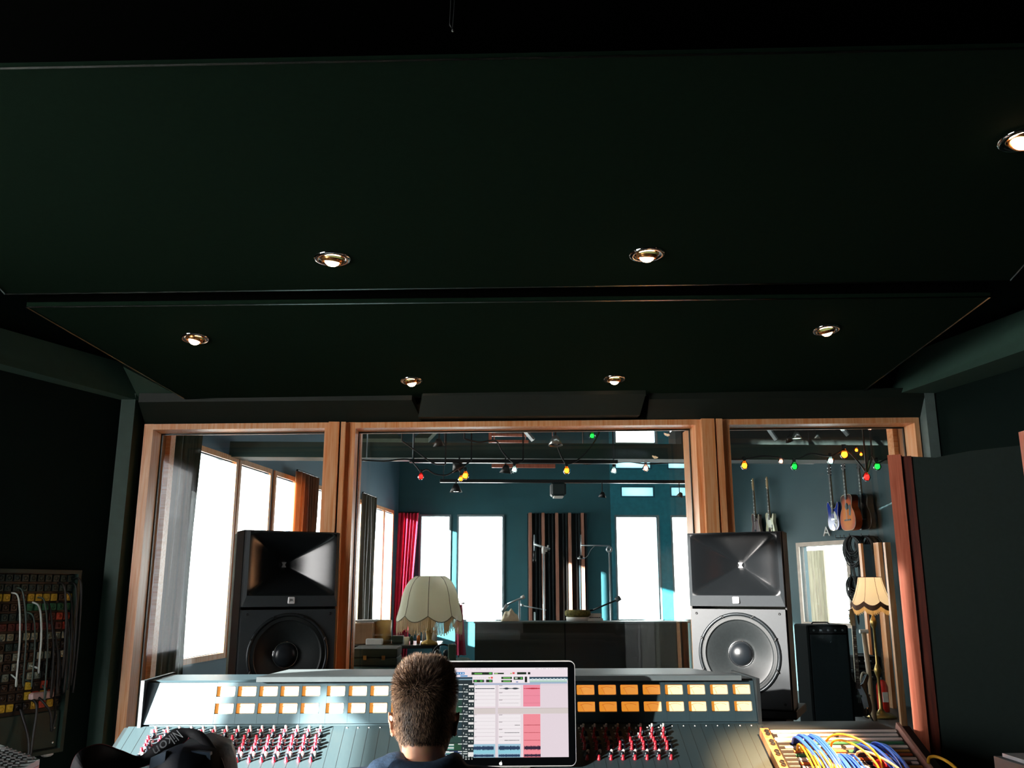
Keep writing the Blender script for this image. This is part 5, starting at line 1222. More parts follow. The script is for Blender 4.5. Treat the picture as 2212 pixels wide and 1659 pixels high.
# --- microphone stands
m_std = mat('bright_stand_metal', '#cfdbe0', .3, .6)
def micstand(label, px, pt, Y, parts, mm=m_std):
    """parts: ((px,py),(px,py),radius,name,material)"""
    t = atY(px, pt, Y); o = thing('microphone_stand', label, 'microphone stand', (t.x, Y, 0), group='microphone stands in the live room')
    MB().tube([(t.x, Y, .12), (t.x, Y, t.z)], .0085, 8).build('pole', mm, o, True)
    for k in range(3): th = 2 * PI * k / 3 + .5; MB().tube([(t.x, Y, .2), (t.x + .32 * math.cos(th), Y + .32 * math.sin(th), .012)], .009, 6).build('leg', mm, o)
    for p0, p1, r, nm, m2 in parts: MB().tube([atY(p0[0], p0[1], Y), atY(p1[0], p1[1], Y)], r, 8).build(nm, m2, o, True)
    return o
o = micstand('microphone stand with a short white boom, before the slatted panel', 1174, 1183, 9.2, [((1153, 1175), (1188, 1187), .012, 'boom', m_std), ((1154, 1155), (1154, 1190), .006, 'boom', m_std), ((1154, 1190), (1154, 1207), .011, 'microphone', m_plastic), ((1154, 1207), (1154, 1213), .016, 'microphone', m_plastic), ((1174, 1180), (1174, 1196), .019, 'clutch', m_white)])
MB().tube([atY(1184, 1178, 9.2), atY(1180, 1192, 9.2)], .01, 6).build('wing_screw', m_white, o)
o = micstand('microphone stand with a round clutch and level boom, right of the slats', 1316, 1190, 9.2, [((1254, 1178), (1318, 1179), .007, 'boom', m_std), ((1255, 1155), (1255, 1200), .005, 'cable_guide', m_std), ((1255, 1200), (1255, 1206), .020, 'microphone', m_plastic), ((1248, 1206), (1263, 1206), .010, 'microphone', m_std)])
MB().lathe([(.012, -.012), (.032, -.012), (.034, 0), (.032, .012), (.012, .012), (.012, -.012)], atY(1316, 1187, 9.2), 18, Matrix.Rotation(PI / 2, 4, 'X')).build('clutch', m_std, o, True)
MB().tube(smooth_path([atY(1263, 1206, 9.18), atY(1270, 1200, 9.18), atY(1276, 1188, 9.18), atY(1284, 1180, 9.18)], 5), .003, 5).build('cable', m_std, o)
micstand('low microphone stand with a white boom rising to the right, left of the slats', 1122, 1297, 8.2, [((1084, 1322), (1096, 1306), .016, 'microphone', m_std), ((1096, 1305), (1130, 1290), .009, 'boom', m_std), ((1126, 1292), (1133, 1288), .016, 'clutch', m_white)])
micstand('short microphone stand with a thin level arm before the slatted panel', 1155, 1322, 9.9, [((1128, 1308), (1180, 1318), .006, 'boom', m_std), ((1124, 1306), (1130, 1308), .014, 'microphone', m_std), ((1173, 1305), (1177, 1335), .006, 'arm', m_std)])
micstand('black microphone stand reaching across the tall window\'s edge', 1230, 1326, 8.7, [((1280, 1318), (1335, 1295), .008, 'boom', m_plastic), ((1230, 1326), (1280, 1318), .010, 'boom', m_plastic), ((1330, 1297), (1340, 1291), .024, 'microphone', m_plastic)], m_plastic)

# --- desk, piano cover and clutter just behind the centre glass
zc = .985
pc = thing('covered_piano', 'low upright piano under a grey-green cloth behind the centre glass', 'piano', (-.15, 6.6, 0)); x0, x1 = atY(744, 1430, 6.2).x, atY(1020, 1430, 6.4).x
MB().bbox(x0, x1 - .02, 6.12, 6.98, .0, zc - .012, .02).build('piano_body', m_plastic, pc)
crv = random.Random(8)
def clothf(u, v):
    x = x0 - .01 + (x1 + .03 - x0) * u; s = v * 1.5
    if s < .45: y, z = 6.06, zc - .45 + s
    else: y, z = 6.06 + (s - .45) * .9, zc
    ed = max(0, (u - .93) / .07); z -= .12 * ed ** 2
    return Vector((x + .01 * math.sin(9 * v), y + .012 * math.sin(22 * u) * (1 if s < .45 else 0), z + .004 * math.sin(14 * u + 7 * v) + .006 * math.sin(31 * u * v)))
bm = MB(); bm.grid(clothf, 60, 40); bm.build('cloth_cover', mat('grey_green_cloth', '#56716c', .8, var=.2, scale=20), pc, True)
a, b = atY(757, 1426, 6.22), atY(857, 1422, 6.22)
o = thing('instrument_case', 'flat dark olive instrument case lying on the covered piano', 'case', ((a.x + b.x) / 2, 6.34, zc)); MB().bbox(a.x, b.x, 6.24, 6.62, zc + .006, zc + .058, .006).build('case_base', mat('dark_olive_case', '#26301c', .6), o); MB().bbox(a.x, b.x, 6.24, 6.62, zc + .060, zc + .118, .006).build('case_lid', mat('dark_olive_case', '#26301c', .6), o)
for t in (.3, .7): xx = a.x + (b.x - a.x) * t; MB().bbox(xx - .012, xx + .012, 6.232, 6.24, zc + .045, zc + .075, .002).build('latch', m_brass, o)
zd = atY(880, 1394, 7.15).z
x0, x1 = atY(757, 1394, 7.15).x, atY(950, 1394, 7.15).x
dk = thing('side_desk', 'dark narrow desk crowded with small things behind the glass', 'desk', ((x0 + x1) / 2, 7.4, 0)); MB().bbox(x0, x1, 7.15, 7.75, zd - .025, zd, .004).build('desk_top', m_satin, dk)
for xx in (x0 + .02, x1 - .06):
    for yy in (7.18, 7.68): MB().box(xx, xx + .04, yy, yy + .04, 0, zd - .025).build('leg', m_satin, dk)
def on(px0, px1, py_top, Y, nm, label, cat, m, kind='box', base=zd, depth=.12, group=None):
    a, b = atY(px0, py_top, Y), atY(px1, py_top, Y); o = thing(nm, label, cat, ((a.x + b.x) / 2, Y, base), group=group); c = (a.x + b.x) / 2; r = (b.x - a.x) / 2; h = a.z
    if kind == 'box': MB().bbox(a.x, b.x, Y, Y + depth, base, h, .005).build('body', m, o)
    elif kind == 'cyl': MB().lathe([(1e-4, base), (r, base), (r, h - .004), (r * .93, h), (1e-4, h)], (c, Y + r, 0), 20).build('body', m, o, True)
    elif kind == 'bottle': H = h - base; MB().lathe([(1e-4, base), (r, base), (r, base + H * .6), (r * .4, base + H * .75), (r * .36, h - .01), (1e-4, h - .01)], (c, Y + r, 0), 16).build('body', m, o, True); MB().lathe([(r * .42, h - .022), (r * .42, h), (1e-4, h)], (c, Y + r, 0), 12).build('cap', m_white, o)
    return o
o = on(762, 806, 1347, 7.3, 'cardboard_box', 'brown cardboard box with papers on top at the desk\'s left end', 'box', mat('cardboard', '#a47a5a', .8), depth=.28)
a = atY(784, 1346, 7.3); pp = thing('paper_pile', 'loose white papers lying on the cardboard box', 'papers', (a.x, 7.44, a.z))
for i in range(5): MB().box(-.10, .10, -.07, .07, .0, .002, Matrix.Translation((a.x + .012 * (i - 2), 7.44, a.z + .003 + .004 * i)) @ Matrix.Rotation(.25 * i - .5, 4, 'Z')).build('sheet', m_white, pp)
o = on(804, 845, 1340, 7.42, 'storage_tin', 'round tan tin standing behind the cardboard box', 'tin', mat('tan_tin', '#c9a05c', .4), 'cyl', depth=.2)
on(790, 826, 1380, 7.18, 'portable_radio', 'small white boxy device on the front of the desk', 'device', m_white, depth=.07)
on(846, 871, 1374, 7.4, 'small_crate', 'small dark green crate behind the fringed table lamp', 'crate', mat('dark_green_crate', '#24341c', .7))
on(900, 908, 1366, 7.35, 'amber_bottle', 'amber bottle on the desk under the lampshade fringe', 'bottle', mat('amber_glass', '#c86a28', .2), 'bottle')
on(912, 919, 1352, 7.42, 'white_candle', 'tall white candle under the lampshade', 'candle', m_white, 'cyl')
on(886, 893, 1368, 7.30, 'green_bottle', 'dark green bottle left of the amber one', 'bottle', mat('green_glass', '#26402a', .2), 'bottle')
on(872, 884, 1376, 7.22, 'enamel_cup', 'small cream cup on the desk beside the dark crate', 'cup', mat('cream_enamel', '#efe2c4', .4), 'cyl')
on(924, 944, 1362, 7.45, 'plastic_tub', 'pale plastic tub at the right end of the desk', 'tub', m_white, 'cyl')
# headphones lying on the covered piano
a = atY(957, 1400, 6.75); hp_ = thing('headphones', 'black headphones resting on the cloth below the lampshade', 'headphones', (a.x, 6.75, zc)); 
for dx in (-.035, .03): MB().lathe([(1e-4, -.016), (.034, -.014), (.038, 0), (.034, .014), (1e-4, .016)], (a.x + dx, 6.75 + dx * .3, zc + .043), 18, Matrix.Rotation(PI / 2 - .3, 4, 'Y') @ Matrix.Rotation(.4, 4, 'X')).build('ear_cup', m_satin, hp_, True)
MB().tube([(a.x + .0 + .072 * math.cos(t), 6.75 + .02, zc + .045 + .068 * math.sin(t)) for t in [PI * i / 14 for i in range(15)]], .006, 8).build('headband', m_plastic, hp_, True)
on(968, 985, 1392, 6.62, 'effects_pedal', 'small green metal box beside the headphones', 'pedal', mat('green_metal_box', '#3e5a48', .5), base=zc + .004, depth=.08)
o = thing('chrome_trinkets', 'small chrome adapters scattered on the cloth', 'adapters', atY(945, 1408, 6.5)); o['kind'] = 'stuff'; o.location.z = zc; bm = MB()
for i in range(14): q = atY(912 + 62 * crv.random(), 1400, 6.45 + .25 * crv.random()); bm.ball((q.x, q.y, zc + .013), .008 + .005 * crv.random(), 8, 6)
bm.build('adapters', m_chrome, o, True)
# guitar slide-like red bag and pink cloth right of the lamp
o = thing('pink_scarf', 'crimson pink scarf hanging from a stand right of the lampshade', 'scarf', (atY(993, 1330, 7.9).x, 7.9, .0)); A_, B_ = atY(984, 1330, 7.9), atY(1003, 1330, 7.9)
zA = atY(993, 1306, 7.9).z; bm = MB(); bm.grid(lambda u, v: Vector((A_.x + (B_.x - A_.x) * (u * (1.25 - .5 * v)) , 7.9 + .02 * math.sin(14 * u), zA - (1 - v) * .42)), 14, 8); bm.v += [q + Vector((0, .004, 0)) for q in bm.v[:]]; nb = len(bm.v) // 2; bm.f += [[nb + i for i in reversed(q)] for q in bm.f[:]]; bm.mi = [0] * len(bm.f)
bm.build('fabric', mat('crimson_scarf', '#c8305a', .8), o, True); MB().tube([(A_.x + .03, 7.92, 0), (A_.x + .03, 7.92, zA + .01), (B_.x, 7.92, zA + .01)], .008, 8).build('stand', m_satin, o)

# --- fringed table lamp
def shade(name, label, c, prof, nseg, m, mf, fr, base, sc_amp, light=0.0, trimm=None, cat='lamp'):
    """prof: (r,z) from top to the scalloped rim, world z; fr: fringe length"""
    o = thing(name, label, cat, (c[0], c[1], base)); n = nseg * 8
    def f(u, v):
        th = 2 * PI * u; t = v * (len(prof) - 1); i = min(int(t), len(prof) - 2); k = t - i
        r = prof[i][0] * (1 - k) + prof[i + 1][0] * k; z = prof[i][1] * (1 - k) + prof[i + 1][1] * k
        lobe = abs(math.sin(th * nseg / 2)); r *= 1 + .035 * (lobe - .5) * (v + .3); z -= sc_amp * lobe * max(0, v - .55) / .45
        return Vector((c[0] + r * math.cos(th), c[1] + r * math.sin(th), z))
    bm = MB(); bm.grid(f, n, 16); bm.build('lampshade', m, o, True)
    bm = MB()
    for k in range(nseg): bm.tube([f(k / nseg, j / 12) for j in range(13)], .0025, 5)
    bm.tube([f(i / n, 1) for i in range(n + 1)], .0035, 5); bm.tube([f(i / n, 0) for i in range(n + 1)], .003, 5); bm.build('shade_piping', trimm or mf, o)
    bm = MB(); N = 150
    for i in range(N):
        u = i / N; p = f(u, 1); q = p + Vector((.004 * math.sin(i * 7), .004 * math.cos(i * 5), -fr * (.9 + .1 * math.sin(i * 3.3)))); t_ = Vector((-math.sin(2 * PI * u), math.cos(2 * PI * u), 0)) * (prof[-1][0] * PI / N * .85)
        bm.quad(p - t_, p + t_, q + t_ * .9, q - t_ * .9)
    bm.build('fringe', mf, o); return o
LYl = 6.95; cpx = 925
def rr(px0, px1, y): a, b = atY(px0, y, LYl), atY(px1, y, LYl); return (b.x - a.x) / 2
zf = lambda y: atY(925, y, LYl - .05).z
prof = [(rr(893, 960, 1244), zf(1244)), (rr(880, 971, 1252), zf(1252)), (rr(869, 981, 1268), zf(1268)), (rr(862, 988, 1288), zf(1288)), (rr(858, 992, 1308), zf(1308)), (rr(851, 999, 1332), zf(1332))]
cc = atY(925, 1300, LYl)
tl_ = shade('table_lamp', 'large pale domed lampshade with long fringe on a table lamp behind the glass', (cc.x, LYl + .25), prof, 8, cloth_shade('pale_green_cream_silk', '#ebe8d0', '#fdf8e4'), cloth_shade('beige_fringe', '#b59a7c', '#c8a880'), .105, zd, .045, trimm=mat('taupe_piping', '#7c725c', .7))
MB().lathe([(1e-4, zc), (.07, zc), (.065, zc + .02), (.02, zc + .05), (.03, zc + .12), (.012, zc + .18), (.010, zf(1290)), (1e-4, zf(1290))], (cc.x, LYl - .12, 0), 20).build('lamp_base', m_brass, tl_, True) if False else MB().lathe([(1e-4, zd), (.07, zd), (.065, zd + .02), (.02, zd + .04), (.028, zd + .10), (.011, zd + .15), (.009, zf(1260)), (1e-4, zf(1260))], (cc.x, LYl + .25, 0), 20).build('lamp_base', m_brass, tl_, True)
# --- floor lamp
FLY = 11.0; c = atY(1882, 1290, FLY)
def r2(px0, px1, y): a, b = atY(px0, y, FLY), atY(px1, y, FLY); return (b.x - a.x) / 2
zg = lambda y: atY(1882, y, FLY).z
prof = [(r2(1860, 1906, 1247), zg(1247)), (r2(1857, 1909, 1262), zg(1262)), (r2(1852, 1914, 1280), zg(1280)), (r2(1844, 1920, 1296), zg(1296)), (r2(1839, 1924, 1304), zg(1304))]
fl = shade('floor_lamp', 'lit cream fringed floor lamp on a brass pole by the right pane', (c.x, FLY), prof, 8, cloth_shade('cream_lit_silk', '#f4e0c0', '#ffe6bc', '#ffd8a8', 1.5), mat('golden_fringe', '#d8a868', .8, emit='#e0a058', es=.6), .09, 0.0, .05, trimm=mat('brown_braid', '#6a4634', .8))
bm = MB(); prof2 = [(r * 1.02, z) for r, z in prof]
def fband(u, v):
    th = 2 * PI * u; lobe = abs(math.sin(th * 4)); r = prof[-1][0] * 1.02; z = prof[-1][1] - .05 * lobe + .02 - .06 * v + .012
    return Vector((c.x + r * (1 + .035 * (lobe - .5)) * math.cos(th), FLY + r * (1 + .035 * (lobe - .5)) * math.sin(th), z))
bm.grid(fband, 64, 2); bm.build('braid_band', mat('brown_braid', '#6a4634'), fl)
zt3 = zg(1275); xb_ = c.x
MB().lathe([(1e-4, 0), (.17, 0), (.17, .02), (.12, .04), (.05, .06), (.022, .10), (.018, .45), (.035, .50), (.045, .54), (.03, .58), (.016, .62), (.016, 1.02), (.034, 1.06), (.042, 1.10), (.028, 1.14), (.013, 1.18), (.013, zt3), (1e-4, zt3)], (xb_, FLY, 0), 20).build('pole', m_brass, fl, True)
MB().ball((xb_, FLY, zt3 + .03), .035, 12, 8).build('bulb', mat('lamp_bulb', '#fff0d0', .5, emit='#ffd090', es=6), fl, True)

# ============================================================ GUITARS
m_neck = wood('maple_neck', '#a88a60', '#d2b488'); m_rose = mat('rosewood', '#2c1c16', .5); m_frets = mat('fret_metal', '#d8dcd8', .3, .6)
def outline(pts, n=6): P = smooth_path([(x, 0, z) for x, z in pts], n); return [(p.x, p.z) for p in P][:-1]
AC = outline([(0, 0), (.12, .01), (.185, .06), (.203, .15), (.175, .25), (.132, .315), (.130, .37), (.146, .43), (.135, .475), (.08, .498), (0, .50), (-.08, .498), (-.135, .475), (-.146, .43), (-.130, .37), (-.132, .315), (-.175, .25), (-.203, .15), (-.185, .06), (-.12, .01), (0, 0)])
TE = outline([(0, 0), (.10, .01), (.158, .06), (.160, .14), (.130, .23), (.128, .28), (.148, .345), (.140, .38), (.118, .372), (.075, .31), (.03, .33), (-.03, .365), (-.06, .40), (-.11, .405), (-.140, .37), (-.135, .30), (-.122, .24), (-.150, .15), (-.158, .06), (-.10, .01), (0, 0)])
RI = outline([(0, 0), (.09, .01), (.150, .06), (.158, .14), (.140, .22), (.150, .30), (.165, .37), (.14, .40), (.11, .36), (.07, .32), (.0, .315), (-.05, .34), (-.09, .40), (-.13, .42), (-.155, .37), (-.145, .29), (-.140, .22), (-.160, .14), (-.150, .06), (-.09, .01), (0, 0)])
BA = outline([(0, 0), (.10, .01), (.160, .07), (.155, .17), (.120, .26), (.125, .34), (.150, .42), (.135, .45), (.10, .40), (.06, .34), (0, .34), (-.05, .38), (-.08, .46), (-.125, .52), (-.145, .47), (-.125, .36), (-.115, .27), (-.150, .18), (-.155, .07), (-.10, .01), (0, 0)])
def guitar(name, label, M, shape, body_m, th, nz0, nlen, parts, group=None, neck_m=m_neck, hs='six', fb=m_rose, wf=1.0):
    loc = M.to_translation(); q = M.to_euler()
    o = thing(name, label, 'guitar', loc, rot=q, group=group); n = len(shape); bm = MB()
    rings = [[(x * k, y, .2 + (z - .2) * k) for x, z in shape] for y, k in ((0, 1), (-th, 1), (-th - .003, .985))]
    bm.loft(rings); bm.build('body', body_m, o, local=True)
    rim = [(x, -th - .0015, z) for x, z in shape]; bm = MB(); bm.tube(rim + [rim[0]], .0035, 5); bm.build('binding', mat('cream_binding', '#e0cfa8', .5) if body_m.name != 'black_guitar_lacquer' else m_satin, o, local=True)
    zn = nz0 + nlen; bm = MB(); bm.hexa([Vector(v) for v in ((-.028, -th - .006, nz0), (.028, -th - .006, nz0), (.022, -th + .012, nz0), (-.022, -th + .012, nz0), (-.022, -th - .006, zn), (.022, -th - .006, zn), (.018, -th + .010, zn), (-.018, -th + .010, zn))]); bm.build('neck', neck_m, o, local=True)
    bm = MB(); bm.hexa([Vector(v) for v in ((-.029, -th - .012, nz0 - .07), (.029, -th - .012, nz0 - .07), (.029, -th - .006, nz0 - .07), (-.029, -th - .006, nz0 - .07), (-.022, -th - .012, zn), (.022, -th - .012, zn), (.022, -th - .006, zn), (-.022, -th - .006, zn))]); f_ = bm.build('fingerboard', fb, o, local=True)
    bm = MB(); tot = nlen + .07
    for i in range(1, 18): z = zn - tot * (1 - 2 ** (-i / 12)) * 1.45; bm.box(-.024, .024, -th - .0135, -th - .012, z - .001, z + .001)
    for i in (3, 5, 7, 9, 12, 15): z = zn - tot * (1 - 2 ** (-(i - .5) / 12)) * 1.45; bm.box(-.015, .015, -th - .0132, -th - .012, z - .008, z + .008)
    bm.build('frets', m_frets, f_, local=True)
    hz = [(-.022, 0), (-.036, .03), (-.034, .17), (0, .185), (.034, .17), (.036, .03), (.022, 0)] if hs == 'six' else [(-.022, 0), (-.035, .02), (-.046, .10), (-.03, .19), (.0, .20), (.02, .15), (.022, .04), (.022, 0)]
    h_ = MB().prism([(x, zn + z) for x, z in hz], -th - .008, -th + .006, Matrix.Identity(4)).build('headstock', neck_m if hs != 'six' else m_rose, o, local=True)
    for i in range(3 if hs == 'six' else 4):
        for s in ((-1, 1) if hs == 'six' else (-1,)): MB().ball((s * .046, -th, zn + .035 + .045 * i), .010, 8, 6).build('tuning_peg', m_chrome, h_, local=True)
    bm = MB()
    for i in range(6 if hs == 'six' else 4): x = -.018 + .036 * i / (5 if hs == 'six' else 3); bm.tube([(x, -th - .016, .14), (x * .8, -th - .014, zn + .03)], .0007, 4)
    bm.build('strings', m_frets, o, local=True)
    for nm, poly, m2, d in parts: MB().prism(poly, -th - .004 - d, -th - .002, Matrix.Identity(4)).build(nm, m2, o, local=True)
    return o
def circ(x, z, r, n=20): return [(x + r * math.cos(2 * PI * i / n), z + r * math.sin(2 * PI * i / n)) for i in range(n)]
def box2(x0, x1, z0, z1): return [(x0, z0), (x1, z0), (x1, z1), (x0, z1)]
def gM(px, py, d, lean=0.0, roll=0.0, yaw=-.30):  # bottom centre of body, d in front of the right wall
    p = atP(px, py, RA - rn * d, rn); return Matrix(((rdir.x, rn.x, 0, p.x), (rdir.y, rn.y, 0, p.y), (0, 0, 1, p.z), (0, 0, 0, 1))) @ Matrix.Rotation(yaw, 4, 'Z')
# sunburst: colour changes across the top itself
def sunburst():
    m = bpy.data.materials.new('sunburst_lacquer'); m.use_nodes = True; n = m.node_tree; b = n.nodes['Principled BSDF']; t = n.nodes.new('ShaderNodeTexCoord'); mp = n.nodes.new('ShaderNodeMapping'); g = n.nodes.new('ShaderNodeTexGradient'); g.gradient_type = 'SPHERICAL'
    mp.inputs['Location'].default_value = (0, 0, -.62); mp.inputs['Scale'].default_value = (4.4, 0, 3.4); n.links.new(t.outputs['Object'], mp.inputs[0]); n.links.new(mp.outputs[0], g.inputs[0]); r = n.nodes.new('ShaderNodeValToRGB'); n.links.new(g.outputs['Fac'], r.inputs[0])
    r.color_ramp.elements[0].color = lin('#4a1a0c'); r.color_ramp.elements[0].position = .0; r.color_ramp.elements[1].color = lin('#d8761e'); r.color_ramp.elements[1].position = .55; e = r.color_ramp.elements.new(.18); e.color = lin('#b84a18'); n.links.new(r.outputs[0], b.inputs['Base Color']); b.inputs['Roughness'].default_value = .45; b.inputs['Specular IOR Level'].default_value = .15; return m
m_gk = mat('black_guitar_lacquer', '#0e1011', .2)
guitar('acoustic_guitar', 'sunburst acoustic guitar hanging on the right live-room wall', gM(1848, 1146, .17), AC, sunburst(), .10, .50, .34, [('sound_hole', circ(0, .335, .048), m_gk, .0005), ('pickguard', [(.03, .33), (.10, .36), (.115, .28), (.09, .20), (.045, .21), (.055, .28)], mat('dark_pickguard', '#2a1612', .3), .001), ('bridge', box2(-.085, .085, .135, .155), m_rose, .004)])
guitar('acoustic_guitar', 'black acoustic guitar hanging behind the sunburst one', gM(1880, 1145, .03), AC, m_gk, .09, .50, .34, [('sound_hole', circ(0, .335, .045), m_rose, .0005), ('bridge', box2(-.08, .08, .135, .155), m_rose, .003)])
guitar('electric_guitar', 'deep blue electric guitar with white guards, left of the sunburst acoustic', gM(1808, 1146, .06), RI, mat('deep_blue_lacquer', '#14309a', .15), .04, .33, .46, [('pickguard', [(.02, .27), (.06, .27), (.11, .20), (.125, .13), (.11, .06), (.06, .02), (.045, .10), (.03, .2)], m_white, .002), ('pickup', box2(-.04, .04, .24, .265), m_chrome, .006), ('pickup', box2(-.04, .04, .15, .175), m_chrome, .006), ('tailpiece', [(-.05, .02), (-.01, .09), (.0, .05), (.01, .09), (.05, .02), (.02, .0), (-.02, .0)], m_chrome, .006), ('control_knob', circ(.085, .14, .010), m_gk, .012), ('control_knob', circ(.085, .10, .010), m_gk, .012), ('control_knob', circ(.060, .11, .010), m_gk, .012)])
guitar('electric_guitar', 'cream electric guitar hanging above the right loudspeaker', gM(1671, 1163, .03), TE, mat('cream_lacquer', '#dfe0c0', .3), .045, .36, .42, [('pickguard', [(-.10, .33), (-.02, .35), (.06, .27), (.09, .17), (.03, .16), (-.06, .2), (-.12, .26)], mat('white_guard', '#e8e8d8', .4), .002), ('pickup', box2(-.035, .035, .30, .32), m_chrome, .006), ('bridge', box2(-.04, .04, .10, .17), m_chrome, .005), ('control_plate', box2(.075, .10, .06, .21), m_chrome, .003), ('control_knob', circ(.0875, .10, .009), m_gk, .012), ('control_knob', circ(.0875, .15, .009), m_gk, .012)], hs='four')
guitar('electric_guitar', 'dim maroon electric guitar hanging left of the cream one', gM(1640, 1164, .03), TE, mat('dim_maroon_lacquer', '#40262c', .35), .045, .36, .42, [('pickup', box2(-.035, .035, .28, .31), m_gk, .006), ('bridge', box2(-.03, .03, .12, .15), m_chrome, .005)], hs='four')
# bass on a stand
BY = 10.4; bp_ = atY(1853, 1556, BY); 
guitar('bass_guitar', 'black bass guitar with pale headstock leaning on its stand by the amplifiers', Matrix.Translation((bp_.x, BY, .10)) @ Matrix.Rotation(-.10, 4, 'X') @ Matrix.Rotation(.05, 4, 'Y') @ Matrix.Rotation(.25, 4, 'Z'), BA, m_gk, .045, .36, .62, [('pickguard', [(-.02, .33), (.05, .32), (.10, .22), (.12, .10), (.06, .08), (.03, .2)], mat('blue_white_guard', '#bcd6ee', .25), .003), ('pickup', box2(-.04, .04, .2, .225), m_chrome, .006), ('control_knob', circ(.09, .09, .010), m_chrome, .012)], hs='four', neck_m=m_neck)
st = thing('guitar_stand', 'black tubular stand holding the bass guitar', 'guitar stand', (bp_.x, BY + .08, 0))
MB().tube([(bp_.x, BY + .16, .55), (bp_.x - .16, BY - .08, .01)], .009, 6).build('leg', m_plastic, st); MB().tube([(bp_.x, BY + .16, .55), (bp_.x + .16, BY - .08, .01)], .009, 6).build('leg', m_plastic, st); MB().tube([(bp_.x, BY + .16, .55), (bp_.x, BY + .36, .01)], .009, 6).build('leg', m_plastic, st); MB().tube([(bp_.x - .08, BY - .10, .09), (bp_.x - .08, BY + .06, .09), (bp_.x + .08, BY + .06, .09), (bp_.x + .08, BY - .10, .09)], .008, 6).build('cradle', m_plastic, st)
# letter and hooks and coiled cables
p = atP(1786, 1149, RA - rn * .03, rn); o = thing('letter_ornament', 'white cut-out letter A on the guitar wall', 'letter', p)
text_obj('letter', 'A', .20, Matrix(((rdir.x, 0, -rn.x, 0), (rdir.y, 0, -rn.y, 0), (0, 1, 0, 0), (0, 0, 0, 1))) if True else None, m_white, o, .012)
def coil(label, px, py, w, h, d, n, hang=0):
    c = atP(px, py, RA - rn * d, rn); o = thing('coiled_cable', label, 'cable', c, group='coiled cables on the wall hooks'); r_ = random.Random(int(px)); bm = MB()
    for k in range(n):
        a, b = w * (.45 + .65 * r_.random()), h * (.55 + .6 * r_.random()); ox = r_.uniform(-.02, .02); oy = r_.uniform(0, .08)
        pts = [c + rdir * (ox + a * math.cos(t)) - rn * oy + Vector((0, 0, (-h + b * math.sin(t)) + (h - b))) for t in [2 * PI * i / 22 for i in range(23)]]; bm.tube(pts, .007, 5, cap=False)
    if hang: 
        for k in range(hang): x_ = r_.uniform(-w, w); bm.tube([c + rdir * x_ + Vector((0, 0, -h)), c + rdir * (x_ * .6) + Vector((0, 0, -2 * h - .1)), c + rdir * (x_ * .2) + Vector((0, 0, -2 * h - .28 - .1 * r_.random()))], .006, 5)
    bm.build('loops', m_cable, o, True); MB().tube([c + rn * d, c - rn * .10, c - rn * .10 + Vector((0, 0, .03))], .008, 6).build('hook', m_satin, o)
coil('bushy black cable coil with loose tails on the hook below the blue guitar', 1846, 1158, .16, .19, .22, 36, 12)
coil('dense black cable coil on the hook below the sunburst guitar', 1872, 1158, .15, .18, .14, 40, 4)
coil('black cable coil hung on the hook below the black guitar', 1888, 1160, .13, .17, .07, 26, 0)
coil('single black cable coil hanging left of the floor lamp shade', 1848, 1246, .12, .15, .12, 26, 3)
for i, px in enumerate((1815, 1825, 1833)):
    c = atP(px, 1162, RA, rn); o = MB().tube([c, c - rn * .09, c - rn * .09 + Vector((0, 0, .04))], .007, 6).build('wall_hook', m_satin); tag(o, 'small empty black hook on the wall left of the cable coils', 'hook', 'empty wall hooks')
# leaning pole, amplifiers, extinguisher, door
m_amp = mat('amp_tolex', '#060a0b', .9, spec=.1, bump=.1); m_grl = mat('amp_grille', '#16262a', .8, var=.2, scale=120)
def amp(label, px0, px1, pt, Y, base, depth=.3, knobs=5):
    a, b = atY(px0, pt, Y), atY(px1, pt, Y); o = thing('guitar_amplifier', label, 'amplifier', ((a.x + b.x) / 2, Y, base), group='amplifiers in the live room'); h = a.z
    MB().bbox(a.x, b.x, Y, Y + depth, base, h, .015).build('cabinet', m_amp, o); MB().box(a.x + .03, b.x - .03, Y - .006, Y, base + .03, h - .10).build('grille', m_grl, o)
    pnl = MB().box(a.x + .03, b.x - .03, Y - .006, Y, h - .085, h - .025).build('control_panel', m_satin, o)
    for i in range(knobs): MB().lathe([(.010, 0), (.009, .014), (1e-4, .015)], (a.x + .07 + (b.x - a.x - .14) * i / (knobs - 1), Y - .006, h - .055), 10, Matrix.Rotation(PI / 2, 4, 'X')).build('knob', m_gknob, pnl)
    bm = MB(); cx_ = (a.x + b.x) / 2; bm.tube([(cx_ - .1, Y + depth / 2, h), (cx_ - .08, Y + depth / 2, h + .02), (cx_ + .08, Y + depth / 2, h + .02), (cx_ + .1, Y + depth / 2, h)], .008, 6); bm.build('handle', m_plastic, o)
    return h
h1 = amp('tall black amplifier cabinet beside the right loudspeaker', 1742, 1832, 1350, 9.6, 0, .4)
h2 = amp('black combo amplifier standing behind the floor lamp', 1840, 1905, 1452, 11.6, 0, .35)
amp('small black amplifier stacked on the combo behind the floor lamp', 1843, 1903, 1418, 11.62, h2 + .022, .3, 4)
a, b = atY(1866, 1366, 10.75), atY(1887, 1536, 10.75); o = thing('wooden_crutch', 'pale wooden pole leaning between the bass and the floor lamp', 'pole', (b.x, 10.75, 0)); q = a + (b - a) * ((a.z - .0) / (a.z - b.z))
MB().tube([q, a], .028, 10).build('shaft', wood('pale_beech', '#a4866a', '#c8ac8c'), o, True); MB().tube([a + Vector((-.05, 0, .01)), a + Vector((.05, 0, .01))], .024, 8).build('grip', m_white, o)
